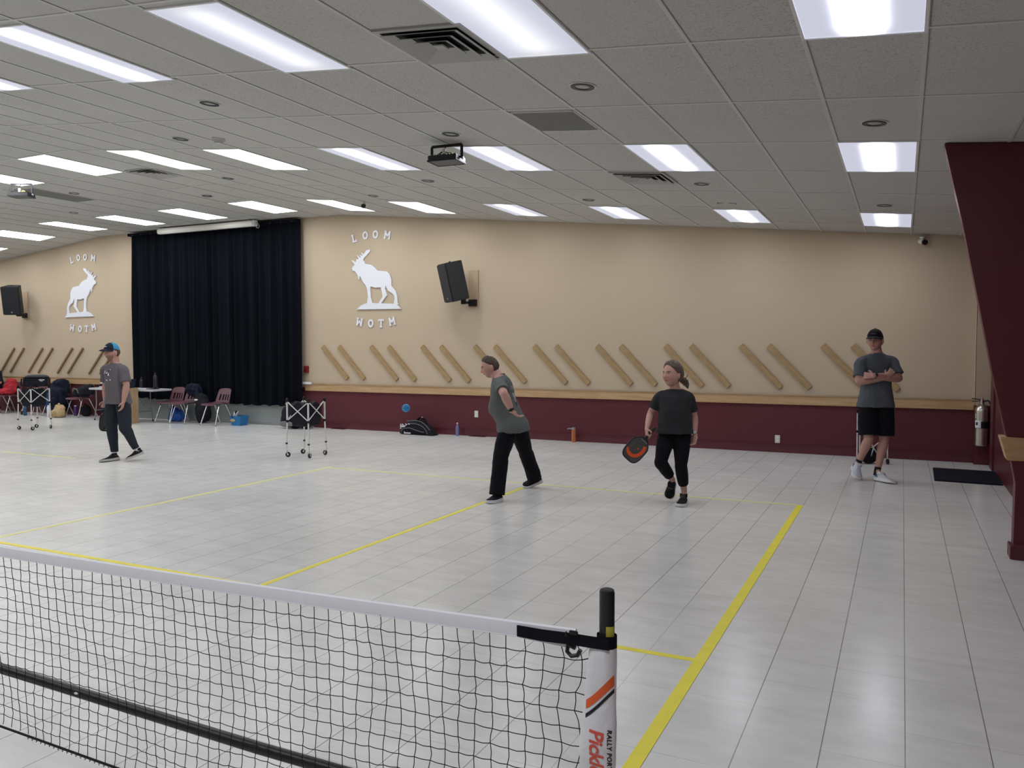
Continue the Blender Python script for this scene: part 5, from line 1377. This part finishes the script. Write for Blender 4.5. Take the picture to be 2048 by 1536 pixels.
def decals(shirt, polys, org, right, up, direction, m, nm):
    """small prints laid on the cloth surface"""
    me = shirt.data; bvh = BVHTree.FromPolygons([v.co[:] for v in me.vertices], [tuple(p.vertices) for p in me.polygons]); d = Vector(direction).normalized(); mb = MB()
    right = Vector(right).normalized(); up = Vector(up).normalized()
    for poly in polys:
        n = len(poly); c = (sum(p[0] for p in poly)/n, sum(p[1] for p in poly)/n); vs = []
        for p in [c]+list(poly)+[((p[0]+c[0])/2, (p[1]+c[1])/2) for p in poly]:
            o = Vector(org)+right*p[0]+up*p[1]; h = bvh.ray_cast(o-d*.6, d); q = h[0] if h[0] else o; vs.append(Vector(q)-d*.0035)
        fs = [(0, n+1+i, n+1+(i+1) % n) for i in range(n)]+[(n+1+i, 1+i, 1+(i+1) % n, n+1+(i+1) % n) for i in range(n)]
        mb.add(vs, fs)
    mb.build(nm, m, shirt, smooth=0)
def paddle(C, ax, nrm, lab, fm, pm, design=True, grip_len=.13):
    """C = centre of the face, ax = from face toward handle, nrm = face normal"""
    r = empty('paddle', C, 0, lab, 'paddle'); ax = Vector(ax).normalized(); nrm = Vector(nrm); nrm = (nrm-ax*nrm.dot(ax)).normalized(); sd = ax.cross(nrm)
    out = []
    hw, hl, rc = .098, .135, .05
    for k in range(48):
        a = 2*PI*k/48; c, q = math.cos(a), math.sin(a); x = hw*math.copysign(abs(c)**.55, c); y = hl*math.copysign(abs(q)**.6, q)
        if y > .05: x *= 1-.55*((y-.05)/.085)**1.5
        out.append((x, y))
    P = lambda p, t: sd*p[0]+ax*p[1]+nrm*((.5-t)*.012)
    MB().prism(out, P).build('face', fm, r)
    mb = MB(); mb.tube([sd*x*1.01+ax*y*1.01 for x, y in out+[out[0]]], .0085, 8, cap=False); mb.build('edge_guard', 'black', r)
    o = MB().tube([ax*.12, ax*.15, ax*(.15+grip_len)], [.011, .0155, .0155], 14, flat=(1.15, .9), up=sd).build('handle', 'black', r)
    MB().tube([ax*(.15+grip_len-.008), ax*(.155+grip_len)], .018, 14).build('end_cap', 'black', o)
    if design:
        pts = [(.052, .075), (.066, .02), (.050, -.045), (.0, -.080), (-.055, -.070), (-.078, -.045)]
        sp_ = spline([Vector((x, y, 0)) for x, y in pts], 6); poly = []; L = []; R_ = []
        for i, p in enumerate(sp_):
            t = (sp_[min(i+1, len(sp_)-1)]-sp_[max(i-1, 0)]).normalized(); n_ = Vector((-t.y, t.x, 0)); w = .017*(1 if i < 24 else .7); L.append(p+n_*w); R_.append(p-n_*w)
        mb = MB(); vs = []
        for a, b in zip(L, R_): vs += [sd*a.x+ax*a.y+nrm*.0072, sd*b.x+ax*b.y+nrm*.0072]
        mb.add(vs, [(2*i, 2*i+1, 2*i+3, 2*i+2) for i in range(len(L)-1)]); mb.build('orange_swoosh', pm, r)
        mb = MB(); mb.lathe(nrm*.0065+sd*.012+ax*.012, [(.008, 0), (.008, .0012)], 14, axis=nrm); mb.build('orange_dot', pm, r)
        mb = MB(); mb.tube([sd*.05+ax*.108+nrm*.0085, sd*-.035+ax*.112+nrm*.0085], .004, 6); mb.build('silver_line', 'galv', r)
    return r

# man in a blue and navy cap, walking
SK1 = (.47, .275, .215)
p1, sh1, H1 = person('person', 'person in a grey tee, dark joggers and a navy and light blue cap, walking left', (-9.12, -.72), YAW,
 dict(hed=(-.105, 0, 1.532), nek=(-.075, .02, 1.385), shL=(.088, -.064, 1.318), elL=(.155, -.12, 1.075), wrL=(.125, -.16, .850), haL=(.100, -.175, .690),
      shR=(-.232, .060, 1.318), elR=(-.255, .11, 1.08), wrR=(-.265, .10, .84), haR=(-.275, .07, .70), pel=(-.025, 0, .90),
      hipL=(.055, -.03, .85), knL=(.115, -.10, .475), anL=(.232, -.026, .155), toL=(.150, -.16, .020), heL=(.300, .03, .085),
      hipR=(-.115, .03, .85), knR=(-.130, .0, .475), anR=(-.090, -.015, .100), toR=(-.185, -.235, .0), heR=(-.045, .015, .0)),
 dict(s=.97, hs=1.02, neckr=.068, face=(-.52, -.86, -.05), skin=SK1, beard=(.14, .08, .065), belly=.030, aw=.95, hemw=.97, handL=((-.85, -.1, 0), (-.3, -.9, 0), .28), handR=((.3, -.9, 0), (-.9, -.2, 0), 1.0),
      shirt='shirt1', pants='pants1', pname='joggers', plen=.97, prad=(.088, .104, .100, .086, .080, .076, .064, .050), shoes=('shoe_black', 'sole_tan'), laces='shoe_black', sock='sock_white', sockh=.02, shs=1.2, arm=1.1,
      hair='hair_brown', cap=('cap_navy', 'cap_blue', 'whiteprint'), sleeve=.80, brow=(.05, .03, .02), pwr=1.4))
fr = Vector((-.34, -.94, 0)); rt = Vector((.94, -.34, 0))
decals(sh1, [[(-.085, .03), (-.075, .03), (-.05, .075), (-.062, .08)], [(-.04, .04), (-.02, .035), (.0, .055), (-.02, .06)], [(.0, .01), (.035, .008), (.028, .03), (.015, .055)], [(.028, .09), (.042, .088), (.04, .104), (.03, .102)], [(-.02, -.06), (.01, -.062), (.008, -.048), (-.015, -.046)], [(.045, -.055), (.068, -.057), (.066, -.043), (.048, -.042)]],
       (-.085, 0, 1.20), rt, (0, 0, 1), -fr, 'whiteprint', 'shirt_print')
decals(sh1, [[(-.06, .015), (-.02, .02), (.0, .035), (-.05, .03)], [(.01, .065), (.03, .07), (.025, .095), (.0, .08)]], (-.085, 0, 1.20), rt, (0, 0, 1), -fr, 'blackprint', 'shirt_print_dark')
o = paddle((0, 0, 0), (.05, .15, 1), (.95, -.42, .0), 'dark paddle with a green tip hanging beside the leg of the man in the cap', 'paddle', 'paddlegreen', False)
o.location = Matrix.Translation(p1.location) @ (Matrix.Rotation(YAW, 4, 'Z') @ Vector((-.262, .10, .545)))
o.rotation_euler = (0, 0, YAW); MB().ell((0, 0, -.10), (.010, .055, .030), rot=rz(.42)).build('green_tip', 'paddlegreen', o)

# heavy-set man in grey tee, lunging
p2, sh2, H2 = person('person', 'person with short brown hair in a heather grey tee and black trousers, lunging', (-2.95, -.75), YAW,
 dict(hed=(-.210, .03, 1.385), nek=(-.115, 0, 1.298), shL=(-.095, -.165, 1.240), elL=(-.045, -.40, 1.120), wrL=(.030, -.375, .948), haL=(.125, -.33, .860),
      shR=(-.125, .19, 1.225), elR=(-.08, .30, .96), wrR=(-.12, .14, .90), haR=(-.11, .05, .90), pel=(.045, -.02, .80),
      hipL=(.010, -.10, .80), knL=(-.085, -.27, .455), anL=(-.118, -.37, .105), toL=(-.215, -.50, .0), heL=(-.082, -.335, .0),
      hipR=(.070, .08, .80), knR=(.185, .25, .445), anR=(.285, .42, .135), toR=(.160, .445, .0), heR=(.380, .475, .075)),
 dict(s=1.0, hs=.97, face=(-.96, -.20, -.28), hup=(-.25, 0, 1), skin=(.54, .32, .265), belly=.095, aw=1.06, arm=1.08, handL=((.55, .2, .7), (.3, .3, .8), .35), handR=((0, -.6, -.5), (0, 0, 1), .8),
      shirt='shirt2', pants='pants_black', plen=1.05, hemw=1.10, prad=(.080, .098, .100, .088, .082, .084, .082, .086), shoes=('shoe_black', 'sole_white'), laces='whiteprint',
      hair='hair_brown', sleeve=.70, hem=1.0, mg=.022, watch=('L', 'watch_black', 'watch_black'), wr=1.4, pwr=1.3, shs=1.25))
bk = Vector((.80, -.60, 0)).normalized(); rt2 = Vector((.60, .80, 0)).normalized()
decals(sh2, [[(-.02, .10), (.0, .10), (.012, .06), (.0, .055)], [(.04, .10), (.055, .09), (.022, .02), (.005, .02)], [(.012, .06), (.025, .05), (.03, .0), (.015, .0)]], (-.01, -.04, 1.02), rt2, (-.2, 0, 1), -bk, 'whiteprint', 'back_print')
decals(sh2, [[(.0, .0), (.07, .0), (.07, .012), (.0, .012)], [(.01, -.018), (.05, -.018), (.05, -.008), (.01, -.008)]], (-.01, -.04, 1.0), rt2, (-.2, 0, 1), -bk, 'shirt3', 'back_lettering')
decals(sh2, [[(-.04, .0), (.035, .005), (.05, .05), (-.02, .055)]], (-.05, -.05, 1.145), rt2, (-.3, 0, 1), -bk, 'greyfab', 'back_patch')

# woman with ponytail and paddle
p3, sh3, H3 = person('person', 'person with a dark ponytail in a charcoal tee and black capri leggings, holding a paddle', (-1.18, -.45), YAW,
 dict(hed=(-.060, 0, 1.326), nek=(-.022, .03, 1.182), shR=(-.178, .035, 1.118), elR=(-.258, .09, .925), wrR=(-.322, -.06, .772), haR=(-.330, -.12, .690),
      shL=(.118, .01, 1.112), elL=(.188, .06, .890), wrL=(.172, -.03, .712), haL=(.150, -.07, .586), pel=(-.022, .02, .78),
      hipL=(.050, .0, .735), knL=(.020, -.10, .405), anL=(.080, .02, .125), toL=(-.005, -.185, .0), heL=(.088, .045, .0),
      hipR=(-.098, .02, .735), knR=(-.185, -.10, .440), anR=(-.020, .12, .225), toR=(-.050, .17, .015), heR=(.000, .20, .20)),
 dict(s=.90, hs=1.08, fem=True, drop=.02, neckr=.056, face=(-.80, -.58, -.02), skin=(.52, .31, .25), belly=.03, aw=1.10, arm=.94, leg=1.0, handR=((.75, -.1, -.25), (.1, -.9, .2), 1.15, .9), handL=((-.7, -.5, 0), (-.3, -.9, 0), .45),
      hands=1.0, shirt='shirt3', pants='pants_black', pname='leggings', plen=.86, prad=(.085, .100, .094, .074, .069, .072, .068, .058), pm=.004, pwr=.35, hipw=.86, shoes=('shoe_black', 'sole_white'), laces='greyfab', shs=1.30,
      hair='hair_dark', hairkind='long', sleeve=.70, watch=('L', 'watch_silver', 'watch_silver'), wface=(-.2, -1, .2), mg=.018, hem=.7, hemw=.90,
      shoeside={'R': dict(updir=(-.3, -1, .1))}))
dl = Vector((-.435, -.115, .580)); hx = Vector((-.300, -.105, .732)); o = paddle((0, 0, 0), hx-dl, (.15, -1, .1), 'dark paddle with an orange swoosh held by the woman with the ponytail', 'paddle', 'paddleorange')
o.location = p3.location + (Matrix.Rotation(YAW, 3, 'Z') @ dl); o.rotation_euler = (0, 0, YAW)

# man with crossed arms
p4, sh4, H4 = person('person', 'person in a black cap, slate tee and black shorts with arms crossed', (.52, 2.10), YAW,
 dict(hed=(.058, 0, 1.675), nek=(.093, .03, 1.535), shR=(-.092, .02, 1.462), elR=(-.150, -.06, 1.190), wrR=(.135, -.175, 1.245), haR=(.232, -.145, 1.345),
      shL=(.275, .02, 1.470), elL=(.310, -.08, 1.225), wrL=(-.050, -.225, 1.262), haL=(-.155, -.125, 1.262), pel=(.090, .02, .965),
      hipL=(.180, 0, .90), knL=(.165, -.06, .480), anL=(.060, -.13, .125), toL=(.125, -.42, .0), heL=(.025, -.155, .0),
      hipR=(.005, .02, .90), knR=(-.025, -.07, .490), anR=(-.115, -.01, .205), toR=(-.200, -.17, .015), heR=(-.140, .06, .125)),
 dict(s=1.02, drop=.060, face=(-.60, -.80, -.06), skin=(.48, .28, .225), belly=.02, aw=1.04, arm=1.20, handR=((.3, .9, 0), (.2, 0, 1), .45), handL=((0, .9, -.1), (0, 0, 1), .5),
      shirt='shirt4', pants='pants_black', pname='shorts', plen=.445, prad=(.088, .112, .118, .116), shoes=('shoe_white', 'sole_white'), laces='whiteprint', heelm='shoe_blue', sock='sock_black', sockh=.03,
      hair='hair_brown', cap=('cap_black', 'cap_black', 'greyfab'), sleeve=.78, hem=.86, watch=('L', 'watch_silver', 'watch_black'), wface=(0, -.9, .5), wr=1.2, shs=1.25, hs=1.04))

# seated person cut by the left edge
p5, sh5, H5 = person('person', 'person seated at the left edge of the picture in navy top and black trousers', (-19.42, 3.80), 0,
 dict(hed=(0, -.12, 1.20), nek=(0, .0, 1.06), shL=(.185, -.01, .99), elL=(.28, -.04, .74), wrL=(.16, -.25, .66), haL=(.10, -.36, .62), shR=(-.185, -.01, .99), elR=(-.26, -.04, .74), wrR=(-.13, -.25, .66), haR=(-.06, -.36, .62), pel=(0, .10, .57),
      hipL=(.09, .04, .53), knL=(.36, -.34, .52), anL=(.62, -.30, .11), toL=(.82, -.42, .0), heL=(.57, -.27, .0), hipR=(-.09, .04, .53), knR=(-.12, -.40, .52), anR=(-.12, -.38, .11), toR=(-.14, -.60, .0), heR=(-.12, -.34, .0)),
 dict(s=.98, face=(.3, -.95, 0), skin=SK1, handL=((0, 0, -1), (-1, 0, 0), .3), handR=((0, 0, -1), (1, 0, 0), .3), shirt='navyfab', pants='pants_black', shoes=('shoe_black', 'sole_white'), hair='hair_brown', sleeve=.95, wr=.8))
